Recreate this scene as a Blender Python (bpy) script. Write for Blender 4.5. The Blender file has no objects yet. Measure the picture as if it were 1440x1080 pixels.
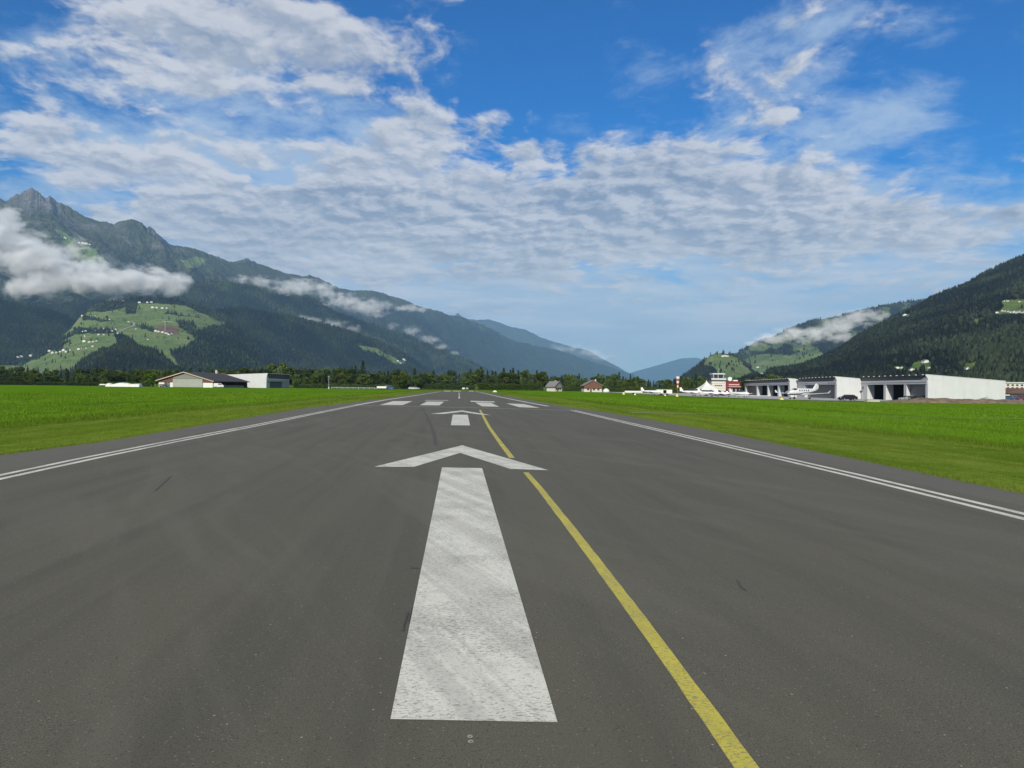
EXPO = 0.45
HAZE = 3.3e-5
HAZE_COL = (0.37, 0.63, 1.0)
CLOUDVOL = True
SKY_SAT, SKY_VAL, SKY_TINT = 1.35, 0.9, (0.0, 0.86, 1.32)
CL_DARK, CL_LIGHT, VEIL_COL, HOR_COL = (2.6, 3.3, 4.5), (7.2, 7.3, 7.7), (4.6, 6.0, 7.8), (5.6, 6.0, 5.8)
# cloud deck and veil: photo px, py, radius x, radius y, weight
CLOUDS = [(250,65,190,80,1.3),(430,50,110,60,1.0),(110,200,190,45,1.2),(20,110,120,50,.6),(590,175,60,40,1.0),(560,80,50,60,.6),(480,120,80,40,.6),
          (620,280,330,70,1.15),(840,280,240,65,1.15),(700,345,420,50,1.0),(1000,320,330,60,.95),(1150,270,200,45,.7),(220,310,260,45,.9),(400,260,180,50,.8),
          (500,370,200,28,.8),(1040,200,80,25,.9),(1090,155,50,22,1.0),(760,205,80,18,.9),(1300,310,220,30,.8),(1010,95,150,35,.7),(930,190,60,25,.5),(1280,340,160,20,.6),
          (390,245,40,16,-1.3),(660,362,90,12,-.8),(80,260,110,14,-1.0),(800,80,120,90,-1.2),(1350,140,170,110,-1.0),(200,165,120,12,-.7)]
VEIL = [(400,270,330,110,1.1),(1000,110,190,90,.75),(1130,40,180,50,.6),(1160,230,220,90,.9),(800,330,650,100,1.0),(1300,330,260,70,.9),(300,120,330,100,.6),(900,430,700,50,1.5),(900,485,500,30,1.6),(650,440,250,25,1.3),(300,230,260,60,.7),(500,420,300,30,.8),(1280,160,80,30,.7),(720,110,100,100,-.9),(1420,200,90,80,-.5)]
import bpy, math, random
import numpy as np
from mathutils import Matrix, Vector
random.seed(7)
S = bpy.context.scene
COL = S.collection
PI = math.pi

# ------------------------------------------------------------------ camera
F, CZ = 1080.0, 1.9            # focal length in photo pixels (1440 wide), eye height
ROLL = math.atan(0.012)
YH = math.cos(ROLL)*(544+0.012*72-540)
PITCH = math.atan(YH/F)
cam = bpy.data.objects.new('camera', bpy.data.cameras.new('camera'))
COL.objects.link(cam)
cam.data.sensor_width = 36.0
cam.data.lens = 27.0
cam.data.clip_end = 80000
cam.data.clip_start = 0.05
cam.matrix_world = Matrix.Translation((0, 0, CZ)) @ Matrix.Rotation(PI/2+PITCH, 4, 'X') @ Matrix.Rotation(ROLL, 4, 'Z')
S.camera = cam

def ab(px, py):
    """direction of a photo pixel: X = a*Y, Z = CZ + b*Y"""
    c, s = math.cos(ROLL), math.sin(ROLL)
    X = np.asarray(px, float)-720; Y = np.asarray(py, float)-540
    Xu = c*X+s*Y; Yu = -s*X+c*Y
    ct, st = math.cos(PITCH), math.sin(PITCH)
    d1 = ct*F+st*Yu; d2 = st*F-ct*Yu
    return Xu/d1, d2/d1
def proj(X, Y, Z):
    ct, st = math.cos(PITCH), math.sin(PITCH)
    z = Z-CZ
    d = ct*Y+st*z; u = -st*Y+ct*z
    xu = F*X/d; yu = -F*u/d
    c, s = math.cos(ROLL), math.sin(ROLL)
    return 720+c*xu-s*yu, 540+s*xu+c*yu
def gp(px, py, z=0.0):
    a, b = ab(px, py)
    Y = (z-CZ)/b
    return float(a*Y), float(Y)
def at(px, Y, z=None, py=545):
    a, b = ab(px, py)
    return Vector((float(a*Y), Y, gz(float(a*Y), Y) if z is None else z))
def sstep(e0, e1, x):
    t = np.clip((np.asarray(x, float)-e0)/(e1-e0), 0, 1)
    return t*t*(3-2*t)

# ------------------------------------------------------------------ numpy noise
def _h(ix, iy, seed):
    n = (ix.astype(np.int64)*374761393 + iy.astype(np.int64)*668265263 + seed*1442695041) & 0xffffffff
    n = ((n ^ (n >> 13))*1274126177) & 0xffffffff
    n = (n ^ (n >> 16)) & 0xffffffff
    return n/4294967295.0
def vn(x, y, seed=0):
    x = np.asarray(x, float); y = np.asarray(y, float)
    ix = np.floor(x); iy = np.floor(y); fx = x-ix; fy = y-iy
    fx = fx*fx*(3-2*fx); fy = fy*fy*(3-2*fy)
    a = _h(ix, iy, seed); b = _h(ix+1, iy, seed); c = _h(ix, iy+1, seed); d = _h(ix+1, iy+1, seed)
    return (a*(1-fx)+b*fx)*(1-fy)+(c*(1-fx)+d*fx)*fy
def fbm(x, y, o=5, seed=0, g=0.5):
    s = 0; a = 1; t = 0
    for i in range(o):
        s = s+a*vn(x*2**i+i*17.3, y*2**i-i*9.1, seed+i); t += a; a *= g
    return s/t
def ridged(x, y, o=5, seed=0, g=0.55):
    s = 0; a = 1; t = 0
    for i in range(o):
        s = s+a*(1-np.abs(2*vn(x*2**i+i*13.7, y*2**i+i*5.3, seed+i)-1)); t += a; a *= g
    return s/t

def gz(x, y):
    """height of the airfield ground"""
    x = np.asarray(x, float); y = np.asarray(y, float)
    far = sstep(30, 85, x-0.0)*-0.35
    r = far
    return float(r) if r.ndim == 0 else r

# ------------------------------------------------------------------ object helpers
def tag(o, label=None, cat=None, group=None, kind=None):
    if label: o['label'] = label
    if cat: o['category'] = cat
    if group: o['group'] = group
    if kind: o['kind'] = kind
    return o
def empty(name, loc, rz=0, label=None, cat=None, group=None):
    o = bpy.data.objects.new(name, None); COL.objects.link(o)
    o.location = loc; o.rotation_euler = (0, 0, rz); o.empty_display_size = 0.3
    return tag(o, label, cat, group)
class MB:
    def __init__(s): s.v = []; s.f = []
    def add(s, vs, fs):
        n = len(s.v); s.v += [tuple(v) for v in vs]; s.f += [tuple(i+n for i in f) for f in fs]; return s
    def box(s, x0, x1, y0, y1, z0, z1):
        return s.add([(x0,y0,z0),(x1,y0,z0),(x1,y1,z0),(x0,y1,z0),(x0,y0,z1),(x1,y0,z1),(x1,y1,z1),(x0,y1,z1)],
                     [(3,2,1,0),(4,5,6,7),(0,1,5,4),(1,2,6,5),(2,3,7,6),(3,0,4,7)])
    def prism(s, poly, d0, d1, ax='y'):
        """polygon in the plane across axis ax, extruded from d0 to d1"""
        n = len(poly)
        def P(p, d):
            return (p[0], d, p[1]) if ax == 'y' else ((d, p[0], p[1]) if ax == 'x' else (p[0], p[1], d))
        vs = [P(p, d0) for p in poly]+[P(p, d1) for p in poly]
        fs = [tuple(range(n)), tuple(range(2*n-1, n-1, -1))]+[(i, i+n, (i+1) % n+n, (i+1) % n) for i in range(n)]
        return s.add(vs, fs)
    def loft(s, rings, cap=True):
        n = len(rings[0]); vs = [v for r in rings for v in r]; fs = []
        for k in range(len(rings)-1):
            for i in range(n):
                j = (i+1) % n
                fs.append((k*n+i, k*n+j, (k+1)*n+j, (k+1)*n+i))
        if cap:
            fs.append(tuple(range(n-1, -1, -1))); fs.append(tuple((len(rings)-1)*n+i for i in range(n)))
        return s.add(vs, fs)
    def tube(s, p0, p1, r0, r1=None, n=8):
        r1 = r0 if r1 is None else r1
        p0 = Vector(p0); p1 = Vector(p1); d = (p1-p0).normalized()
        u = d.orthogonal().normalized(); w = d.cross(u)
        R = []
        for p, r in ((p0, r0), (p1, r1)):
            R.append([tuple(p+u*(r*math.cos(2*PI*i/n))+w*(r*math.sin(2*PI*i/n))) for i in range(n)])
        return s.loft(R)
    def build(s, name, mat, parent=None, smooth=False, bevel=0):
        me = bpy.data.meshes.new(name); me.from_pydata(s.v, [], s.f)
        if smooth: me.polygons.foreach_set('use_smooth', [True]*len(me.polygons))
        me.update()
        import bmesh
        bm = bmesh.new(); bm.from_mesh(me); bmesh.ops.recalc_face_normals(bm, faces=bm.faces)
        if bevel: bmesh.ops.bevel(bm, geom=list(bm.edges), offset=bevel, segments=2, affect='EDGES', profile=0.5)
        bm.to_mesh(me); bm.free()
        o = bpy.data.objects.new(name, me); COL.objects.link(o)
        me.materials.append(mat)
        if parent: o.parent = parent
        return o
def npmesh(name, V, Fc, mat, parent=None, smooth=False, attrs=None):
    """V (n,3), Fc (m,k) -> fast mesh"""
    me = bpy.data.meshes.new(name)
    V = np.ascontiguousarray(V, dtype=np.float32); Fc = np.ascontiguousarray(Fc, dtype=np.int32)
    m, k = Fc.shape
    me.vertices.add(len(V)); me.vertices.foreach_set('co', V.ravel())
    me.loops.add(m*k); me.loops.foreach_set('vertex_index', Fc.ravel())
    me.polygons.add(m); me.polygons.foreach_set('loop_start', np.arange(0, m*k, k, dtype=np.int32))
    if smooth: me.polygons.foreach_set('use_smooth', np.ones(m, dtype=bool))
    me.update(calc_edges=True)
    for an, arr in (attrs or {}).items():
        arr = np.asarray(arr, np.float32)
        if arr.ndim == 1:
            a = me.attributes.new(an, 'FLOAT', 'POINT'); a.data.foreach_set('value', arr)
        else:
            a = me.attributes.new(an, 'FLOAT_VECTOR', 'POINT'); a.data.foreach_set('vector', arr.ravel())
    o = bpy.data.objects.new(name, me); COL.objects.link(o); me.materials.append(mat)
    if parent: o.parent = parent
    return o
def children(o): return [c for c in bpy.data.objects if c.parent == o]
KIDS = {}
def copy_tree(o, kids=None):
    c = o.copy(); COL.objects.link(c)
    if o not in KIDS: KIDS[o] = [(k, children(k)) for k in children(o)]
    for k, gs in KIDS[o]:
        kc = k.copy(); COL.objects.link(kc); kc.parent = c
        for g in gs:
            gc = g.copy(); COL.objects.link(gc); gc.parent = kc
    return c
def grid_faces(nu, nv):
    i = np.arange(nu*nv).reshape(nv, nu)
    return np.stack([i[:-1, :-1], i[:-1, 1:], i[1:, 1:], i[1:, :-1]], -1).reshape(-1, 4)

# ------------------------------------------------------------------ material helper
class NT:
    def __init__(s, nt): s.t = nt; s.n = nt.nodes; s.l = nt.links
    def new(s, typ, ins=None, **kw):
        nd = s.n.new(typ)
        for k, v in kw.items(): setattr(nd, k, v)
        for k, v in (ins or {}).items(): s.set(nd.inputs[k], v)
        return nd
    def set(s, inp, v):
        if isinstance(v, bpy.types.NodeSocket): s.l.new(v, inp)
        elif v is not None:
            if isinstance(v, (tuple, list)) and len(v) == 3 and inp.type == 'RGBA': v = (*v, 1)
            inp.default_value = v
    def m(s, op, a, b=None, c=None, clamp=False):
        nd = s.n.new('ShaderNodeMath'); nd.operation = op; nd.use_clamp = clamp
        for i, v in enumerate((a, b, c)):
            if v is not None: s.set(nd.inputs[i], v)
        return nd.outputs[0]
    def vm(s, op, a, b=None, scale=None):
        nd = s.n.new('ShaderNodeVectorMath'); nd.operation = op
        s.set(nd.inputs[0], a)
        if b is not None: s.set(nd.inputs[1], b)
        if scale is not None: s.set(nd.inputs['Scale'], scale)
        return nd.outputs['Value'] if op in ('LENGTH', 'DOT_PRODUCT', 'DISTANCE') else nd.outputs[0]
    def noise(s, vec, scale=5, detail=4, rough=0.5, dist=0.0, dim='3D', w=None, color=False):
        nd = s.n.new('ShaderNodeTexNoise'); nd.noise_dimensions = dim
        if vec is not None: s.set(nd.inputs['Vector'], vec)
        nd.inputs['Scale'].default_value = scale; nd.inputs['Detail'].default_value = detail
        nd.inputs['Roughness'].default_value = rough; nd.inputs['Distortion'].default_value = dist
        return nd.outputs['Color' if color else 'Fac']
    def ramp(s, x, a, b, lo=0.0, hi=1.0, smooth=True):
        nd = s.n.new('ShaderNodeMapRange'); nd.interpolation_type = 'SMOOTHSTEP' if smooth else 'LINEAR'; nd.clamp = True
        s.set(nd.inputs[0], x)
        for i, v in zip((1, 2, 3, 4), (a, b, lo, hi)): s.set(nd.inputs[i], v)
        return nd.outputs[0]
    def mix(s, f, a, b, blend='MIX'):
        nd = s.n.new('ShaderNodeMix'); nd.data_type = 'RGBA'; nd.blend_type = blend; nd.clamp_factor = True
        s.set(nd.inputs[0], f); s.set(nd.inputs[6], a); s.set(nd.inputs[7], b)
        return nd.outputs[2]
    def xyz(s, v):
        nd = s.n.new('ShaderNodeSeparateXYZ'); s.set(nd.inputs[0], v); return nd.outputs
    def comb(s, x, y, z):
        nd = s.n.new('ShaderNodeCombineXYZ')
        for i, v in enumerate((x, y, z)): s.set(nd.inputs[i], v)
        return nd.outputs[0]
    def attr(s, name, vec=False):
        nd = s.n.new('ShaderNodeAttribute'); nd.attribute_name = name
        return nd.outputs['Vector' if vec else 'Fac']
    def pos(s):
        return s.n.new('ShaderNodeNewGeometry').outputs['Position']
    def obj(s):
        return s.n.new('ShaderNodeTexCoord').outputs['Object']
def new_mat(name):
    m = bpy.data.materials.new(name); m.use_nodes = True
    t = NT(m.node_tree); b = m.node_tree.nodes['Principled BSDF']
    return m, t, b
def bump(t, b, h, strength=0.3, dist=0.01):
    nd = t.new('ShaderNodeBump', {'Strength': strength, 'Distance': dist, 'Height': h})
    t.l.new(nd.outputs[0], b.inputs['Normal'])
def simple(name, col, rough=0.6, metal=0.0, var=0.12, scale=3.0, spec=0.5, bumpy=0.0, coat=0):
    m, t, b = new_mat(name)
    n = t.noise(t.obj(), scale, 5, 0.6)
    c = t.mix(t.ramp(n, 0.3, 0.7), tuple(x*(1-var) for x in col), tuple(min(1, x*(1+var)) for x in col))
    t.set(b.inputs['Base Color'], c)
    b.inputs['Roughness'].default_value = rough; b.inputs['Metallic'].default_value = metal
    b.inputs['Specular IOR Level'].default_value = spec
    b.inputs['Coat Weight'].default_value = coat
    if bumpy: bump(t, b, n, bumpy, 0.05)
    return m
# ------------------------------------------------------------------ materials
M = {}
M['white_panel'] = simple('white_panel', (0.455, 0.475, 0.48), 0.55, var=0.03, scale=0.5)
M['grey_panel'] = simple('grey_panel', (0.47, 0.47, 0.475), 0.5, var=0.05, scale=0.6)
M['dark_metal_and_shade'] = simple('dark_metal_and_shade', (0.035, 0.037, 0.04), 0.5, var=0.2)
M['door_grey'] = simple('door_grey', (0.115, 0.118, 0.112), 0.5, var=0.08, scale=1)
M['concrete'] = simple('concrete', (0.36, 0.35, 0.33), 0.9, var=0.15, scale=0.4)
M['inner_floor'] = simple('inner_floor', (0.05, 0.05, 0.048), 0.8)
M['black'] = simple('black', (0.012, 0.012, 0.013), 0.4)
M['rubber'] = simple('rubber', (0.02, 0.02, 0.02), 0.8)
M['glass'] = simple('glass', (0.02, 0.03, 0.035), 0.08, spec=0.8)
M['aircraft_white'] = simple('aircraft_white', (0.66, 0.66, 0.65), 0.25, var=0.02, coat=0.5)
M['aircraft_dark'] = simple('aircraft_dark', (0.03, 0.03, 0.04), 0.3, coat=0.5)
M['aircraft_red'] = simple('aircraft_red', (0.45, 0.03, 0.03), 0.3, coat=0.5)
M['car_black'] = simple('car_black', (0.010, 0.010, 0.012), 0.35, spec=0.3)
M['car_white'] = simple('car_white', (0.6, 0.6, 0.6), 0.25, coat=1, var=0.02)
M['car_blue'] = simple('car_blue', (0.03, 0.06, 0.16), 0.25, coat=1)
M['car_silver'] = simple('car_silver', (0.45, 0.46, 0.48), 0.3, metal=0.5)
M['car_red'] = simple('car_red', (0.10, 0.02, 0.05), 0.25, coat=1)
M['red_panel'] = simple('red_panel', (0.24, 0.015, 0.028), 0.5, var=0.06)
M['pink_panel'] = simple('pink_panel', (0.45, 0.27, 0.26), 0.5, var=0.06)
M['beige_panel'] = simple('beige_panel', (0.50, 0.49, 0.43), 0.6, var=0.05)
M['plaster'] = simple('plaster', (0.48, 0.46, 0.42), 0.85, var=0.05)
M['cream'] = simple('cream', (0.52, 0.45, 0.33), 0.85, var=0.05)
M['wood_brown'] = simple('wood_brown', (0.12, 0.055, 0.035), 0.8, var=0.3, scale=6)
M['wood_grey'] = simple('wood_grey', (0.17, 0.175, 0.15), 0.85, var=0.2, scale=4)
M['wood_light'] = simple('wood_light', (0.27, 0.29, 0.25), 0.8, var=0.08, scale=2)
M['roof_dark'] = simple('roof_dark', (0.040, 0.036, 0.036), 0.75, var=0.25, scale=2)
M['roof_brown'] = simple('roof_brown', (0.10, 0.055, 0.04), 0.8, var=0.25, scale=3)
M['roof_grey'] = simple('roof_grey', (0.17, 0.16, 0.16), 0.7, var=0.2, scale=3)
M['roof_red'] = simple('roof_red', (0.16, 0.08, 0.055), 0.8, var=0.2, scale=3)
M['trim'] = simple('trim', (0.42, 0.34, 0.25), 0.7)
M['canvas'] = simple('canvas', (0.60, 0.60, 0.57), 0.8, var=0.03)
M['tarp'] = simple('tarp', (0.60, 0.62, 0.55), 0.6, var=0.05, scale=1, bumpy=0.4)
M['steel'] = simple('steel', (0.5, 0.5, 0.5), 0.4, metal=0.8)
M['sock_red'] = simple('sock_red', (0.42, 0.05, 0.035), 0.8)
M['yellow_paint'] = simple('yellow_plastic', (0.62, 0.55, 0.12), 0.6)
M['bark'] = simple('bark', (0.10, 0.075, 0.05), 0.9, var=0.3, scale=8)
M['soil'] = simple('soil', (0.16, 0.115, 0.07), 0.95, var=0.45, scale=0.7, bumpy=0.6)
M['gravel'] = simple('gravel', (0.33, 0.31, 0.26), 0.95, var=0.3, scale=1.3)

# profiled cladding: each sheet a shade apart
m = M['white_panel']; t = NT(m.node_tree); b = m.node_tree.nodes['Principled BSDF']
q = t.xyz(t.obj()); old = b.inputs['Base Color'].links[0].from_socket
wn = t.new('ShaderNodeTexWhiteNoise', {'W': t.m('FLOOR', t.m('DIVIDE', t.m('ADD', q[0], q[1]), 1.15))}, noise_dimensions='1D').outputs['Value']
stain = t.noise(t.vm('MULTIPLY', t.obj(), (1.2, 1.2, 0.18)), 1.5, 4, 0.6)
c = t.mix(t.ramp(wn, 0, 1, 0, 0.10, smooth=False), old, (0.30, 0.31, 0.31)); c = t.mix(t.ramp(stain, 0.5, 0.75, 0, 0.18), c, (0.27, 0.26, 0.23))
t.set(b.inputs['Base Color'], c)
bump(t, b, t.m('SINE', t.m('MULTIPLY', t.m('ADD', q[0], q[1]), 21.8)), 0.25, 0.03)
# ---- asphalt
m, t, b = new_mat('asphalt'); M['asphalt'] = m
P = t.pos(); s = t.xyz(P)
fine = t.noise(P, 95, 2, 0.7)
mid = t.noise(P, 28, 3, 0.6)
big = t.noise(P, 0.35, 4, 0.55)
U = t.m('ADD', s[0], t.m('MULTIPLY', s[1], 0.07))           # across the runway
V = t.m('SUBTRACT', s[1], t.m('MULTIPLY', s[0], 0.07))
streak = t.noise(t.comb(t.m('MULTIPLY', U, 1.5), t.m('MULTIPLY', V, 0.05), 0), 1.0, 5, 0.6, 0.3)
wav = t.noise(t.comb(t.m('ADD', t.m('MULTIPLY', U, 0.55), t.m('MULTIPLY', V, 0.22)), t.m('MULTIPLY', V, 0.09), 3.1), 1.3, 4, 0.6, 1.2)
c = t.mix(t.ramp(fine, 0.30, 0.72), (0.040, 0.038, 0.027), (0.158, 0.149, 0.110))
c = t.mix(t.ramp(mid, 0.35, 0.7), c, t.mix(0.5, c, (0.128, 0.119, 0.086)))
c = t.mix(t.ramp(big, 0.3, 0.75, 0, 0.55), c, (0.112, 0.101, 0.070))
c = t.mix(t.ramp(streak, 0.42, 0.72, 0, 0.40), c, (0.056, 0.054, 0.040))
c = t.mix(t.ramp(wav, 0.48, 0.68, 0, 0.34), c, (0.140, 0.131, 0.100))
# pale grains and chips
vo = t.new('ShaderNodeTexVoronoi', {'Vector': P, 'Scale': 9.0}, feature='F1')
chip = t.m('MULTIPLY', t.ramp(vo.outputs['Distance'], 0.075, 0.05), t.m('GREATER_THAN', t.xyz(vo.outputs['Color'])[0], 0.78))
vo2 = t.new('ShaderNodeTexVoronoi', {'Vector': P, 'Scale': 42.0}, feature='F1')
chip2 = t.m('MULTIPLY', t.ramp(vo2.outputs['Distance'], 0.26, 0.2), t.m('GREATER_THAN', t.xyz(vo2.outputs['Color'])[0], 0.86))
c = t.mix(t.m('MULTIPLY', chip, 0.7), c, (0.46, 0.42, 0.33))
c = t.mix(t.m('MULTIPLY', chip2, 0.42), c, (0.34, 0.31, 0.25))
vo3 = t.new('ShaderNodeTexVoronoi', {'Vector': P, 'Scale': 30.0}, feature='F1')
chip3 = t.m('MULTIPLY', t.ramp(vo3.outputs['Distance'], 0.3, 0.2), t.m('GREATER_THAN', t.xyz(vo3.outputs['Color'])[1], 0.8))
c = t.mix(t.m('MULTIPLY', chip3, 0.5), c, (0.035, 0.033, 0.03))
# outer shoulders are a paler, cooler lay of asphalt; the part past the threshold line is newer
absU = t.m('ABSOLUTE', t.m('SUBTRACT', U, 0.1))
sh = t.ramp(t.m('ADD', absU, t.m('MULTIPLY', t.noise(P, 0.8, 2), 0.3)), 9.45, 9.75)
c = t.mix(t.m('MULTIPLY', sh, 0.35), c, (0.150, 0.142, 0.120))
t.set(b.inputs['Base Color'], c)
b.inputs['Roughness'].default_value = 0.88; b.inputs['Specular IOR Level'].default_value = 0.3
bump(t, b, t.m('ADD', fine, t.m('MULTIPLY', mid, 0.6)), 0.35, 0.006)

def paint(name, base, dirt, wear_lo, wear_hi):
    m, t, b = new_mat(name)
    P = t.pos(); s = t.xyz(P)
    U = t.m('ADD', s[0], t.m('MULTIPLY', s[1], 0.07)); V = t.m('SUBTRACT', s[1], t.m('MULTIPLY', s[0], 0.07))
    Q = t.comb(t.m('MULTIPLY', U, 1.0), t.m('MULTIPLY', V, 2.2), 0)
    n1 = t.noise(Q, 26, 4, 0.75, 0.6)
    n2 = t.noise(P, 1.1, 4, 0.6)
    D = t.comb(t.m('ADD', t.m('MULTIPLY', U, 2.2), t.m('MULTIPLY', V, 0.75)), t.m('MULTIPLY', V, 0.06), 7)
    st = t.noise(D, 1.6, 5, 0.65, 0.5)
    thr = t.m('ADD', t.m('MULTIPLY', t.ramp(n2, 0.3, 0.7), 0.07), wear_lo)
    wear = t.ramp(n1, thr, t.m('ADD', thr, wear_hi), 1, 0)
    n3 = t.noise(P, 90, 2, 0.6)
    c = t.mix(t.ramp(n3, 0.3, 0.7), tuple(x*0.88 for x in base), base)
    c = t.mix(t.ramp(st, 0.45, 0.62, 0, 0.5), c, dirt)
    c = t.mix(t.ramp(t.noise(P, 6, 5, 0.7), 0.45, 0.7, 0, 0.35), c, dirt)
    c = t.mix(t.ramp(n2, 0.45, 0.75, 0, 0.3), c, dirt)
    c = t.mix(t.m('MULTIPLY', wear, 0.72), c, (0.16, 0.145, 0.115))
    t.set(b.inputs['Base Color'], c); b.inputs['Roughness'].default_value = 0.7
    bump(t, b, n1, 0.25, 0.006)
    return m
M['paint_white'] = paint('paint_white', (0.74, 0.72, 0.60), (0.42, 0.40, 0.34), 0.37, 0.07)
M['paint_grey'] = paint('paint_grey', (0.40, 0.38, 0.33), (0.25, 0.24, 0.21), 0.38, 0.12)
M['paint_yellow'] = paint('paint_yellow', (0.58, 0.50, 0.055), (0.40, 0.34, 0.06), 0.36, 0.1)
m, t, b = new_mat('tyre_rubber_mark'); M['skid'] = m
P = t.pos(); n = t.noise(P, 30, 3, 0.7)
t.set(b.inputs['Base Color'], t.mix(t.ramp(n, 0.4, 0.6), (0.040, 0.037, 0.031), (0.085, 0.078, 0.062)))
b.inputs['Roughness'].default_value = 0.85

# ---- meadow ground and blades
def grass_mat(name, blades=False):
    m, t, b = new_mat(name)
    P = t.pos(); s = t.xyz(P)
    U = t.m('ADD', s[0], t.m('MULTIPLY', s[1], 0.07)); V = t.m('SUBTRACT', s[1], t.m('MULTIPLY', s[0], 0.07))
    absU = t.m('ABSOLUTE', U)
    n_big = t.noise(t.comb(t.m('MULTIPLY', U, 0.07), t.m('MULTIPLY', V, 0.015), 0), 1, 5, 0.55)
    n_band = t.noise(t.comb(t.m('MULTIPLY', U, 0.35), t.m('MULTIPLY', V, 0.02), 5), 1, 4, 0.6, 0.5)
    n_mid = t.noise(P, 0.9, 5, 0.65)
    n_fine = t.noise(P, 9, 4, 0.7)
    lush = t.mix(t.ramp(n_mid, 0.3, 0.7), (0.090, 0.205, 0.006), (0.135, 0.268, 0.012))
    mown = t.mix(t.ramp(n_mid, 0.3, 0.7), (0.118, 0.180, 0.018), (0.180, 0.235, 0.038))
    edge = t.m('ADD', absU, t.m('MULTIPLY', t.m('SUBTRACT', n_mid, 0.5), 1.5))
    f = t.ramp(t.m('ADD', edge, t.m('MULTIPLY', t.m('SUBTRACT', n_band, 0.5), 7)), 17.5, 21.5)
    c = t.mix(f, mown, lush)
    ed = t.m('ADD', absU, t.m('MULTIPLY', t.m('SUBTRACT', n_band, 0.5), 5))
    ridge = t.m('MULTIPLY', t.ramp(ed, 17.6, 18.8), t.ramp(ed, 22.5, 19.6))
    c = t.mix(t.m('MULTIPLY', ridge, 0.6), c, (0.060, 0.105, 0.006))  # long-grass ridge: its shade and darker growth both coloured into this band
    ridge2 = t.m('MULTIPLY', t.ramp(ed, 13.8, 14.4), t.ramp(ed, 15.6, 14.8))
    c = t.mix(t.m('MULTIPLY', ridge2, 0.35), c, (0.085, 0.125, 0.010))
    c = t.mix(t.ramp(n_band, 0.48, 0.66, 0, 0.65), c, (0.055, 0.120, 0.006))
    c = t.mix(t.ramp(n_big, 0.5, 0.8, 0, 0.45), c, (0.190, 0.260, 0.022))
    c = t.mix(t.ramp(t.noise(t.comb(t.m('MULTIPLY', U, 0.8), t.m('MULTIPLY', V, 0.16), 2), 1, 5, 0.7), 0.5, 0.68, 0, 0.5), c, (0.060, 0.120, 0.004))
    c = t.mix(t.ramp(n_fine, 0.40, 0.70, 0, 0.55), c, (0.045, 0.095, 0.006))
    if blades:
        h = t.attr('tint')
        c = t.mix(h, c, t.mix(0.5, c, (0.19, 0.25, 0.05)))
        tr = t.new('ShaderNodeBsdfTranslucent', {'Color': c})
        mx = t.new('ShaderNodeMixShader', {0: 0.3})
        t.l.new(b.outputs[0], mx.inputs[1]); t.l.new(tr.outputs[0], mx.inputs[2])
        t.l.new(mx.outputs[0], m.node_tree.nodes['Material Output'].inputs[0])
    else:
        bump(t, b, t.m('ADD', t.m('MULTIPLY', n_fine, 0.4), n_mid), 0.5, 0.08)
    t.set(b.inputs['Base Color'], c); b.inputs['Roughness'].default_value = 0.9; b.inputs['Specular IOR Level'].default_value = 0.0
    return m
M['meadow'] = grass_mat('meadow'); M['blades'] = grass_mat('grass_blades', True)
M['track'] = simple('worn_grass_track', (0.145, 0.19, 0.035), 0.95, var=0.25, scale=0.6)

# ---- leaves
def leaf_mat(name, c0, c1, trans=0.25):
    m, t, b = new_mat(name)
    tint = t.attr('tint')
    oi = t.new('ShaderNodeObjectInfo').outputs['Random']
    c = t.mix(tint, c0, c1)
    hsv = t.new('ShaderNodeHueSaturation', {'Hue': t.ramp(oi, 0, 1, 0.485, 0.515, smooth=False), 'Saturation': t.ramp(oi, 0, 1, 1.15, 0.85, smooth=False), 'Value': t.ramp(t.m('FRACT', t.m('MULTIPLY', oi, 7.3)), 0, 1, 0.65, 1.4, smooth=False), 'Color': c})
    c = hsv.outputs[0]
    t.set(b.inputs['Base Color'], c); b.inputs['Roughness'].default_value = 0.7; b.inputs['Specular IOR Level'].default_value = 0.2
    tr = t.new('ShaderNodeBsdfTranslucent', {'Color': c}); mx = t.new('ShaderNodeMixShader', {0: trans})
    t.l.new(b.outputs[0], mx.inputs[1]); t.l.new(tr.outputs[0], mx.inputs[2])
    t.l.new(mx.outputs[0], m.node_tree.nodes['Material Output'].inputs[0])
    return m
M['leaf'] = leaf_mat('broadleaf_foliage', (0.026, 0.048, 0.010), (0.105, 0.150, 0.030))
M['leaf_bright'] = leaf_mat('bright_foliage', (0.06, 0.12, 0.02), (0.14, 0.22, 0.04))
M['needle'] = leaf_mat('conifer_foliage', (0.016, 0.034, 0.012), (0.060, 0.090, 0.024), 0.1)
M['forest'] = leaf_mat('forest_foliage', (0.003, 0.007, 0.005), (0.040, 0.056, 0.021), 0.1)

# ---- mountain cover: attribute cover = (meadow, rock, alpine grass)
m, t, b = new_mat('mountain_cover'); M['mountain'] = m
P = t.pos(); cv = t.xyz(t.attr('cover', True))
n1 = t.noise(P, 0.0028, 7, 0.62); n2 = t.noise(P, 0.022, 5, 0.65); n3 = t.noise(P, 0.008, 6, 0.6, 0.5)
forest = t.mix(t.ramp(n2, 0.35, 0.65), (0.005, 0.010, 0.007), (0.020, 0.030, 0.016))
forest = t.mix(t.ramp(n1, 0.42, 0.68, 0, 0.5), forest, (0.040, 0.058, 0.028))
mead = t.mix(t.ramp(n3, 0.3, 0.7), (0.095, 0.155, 0.042), (0.165, 0.205, 0.075))
mead = t.mix(t.ramp(n2, 0.55, 0.8, 0, 0.5), mead, (0.035, 0.07, 0.02))
alp = t.mix(t.ramp(n3, 0.3, 0.7), (0.040, 0.052, 0.026), (0.085, 0.092, 0.048))
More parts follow.
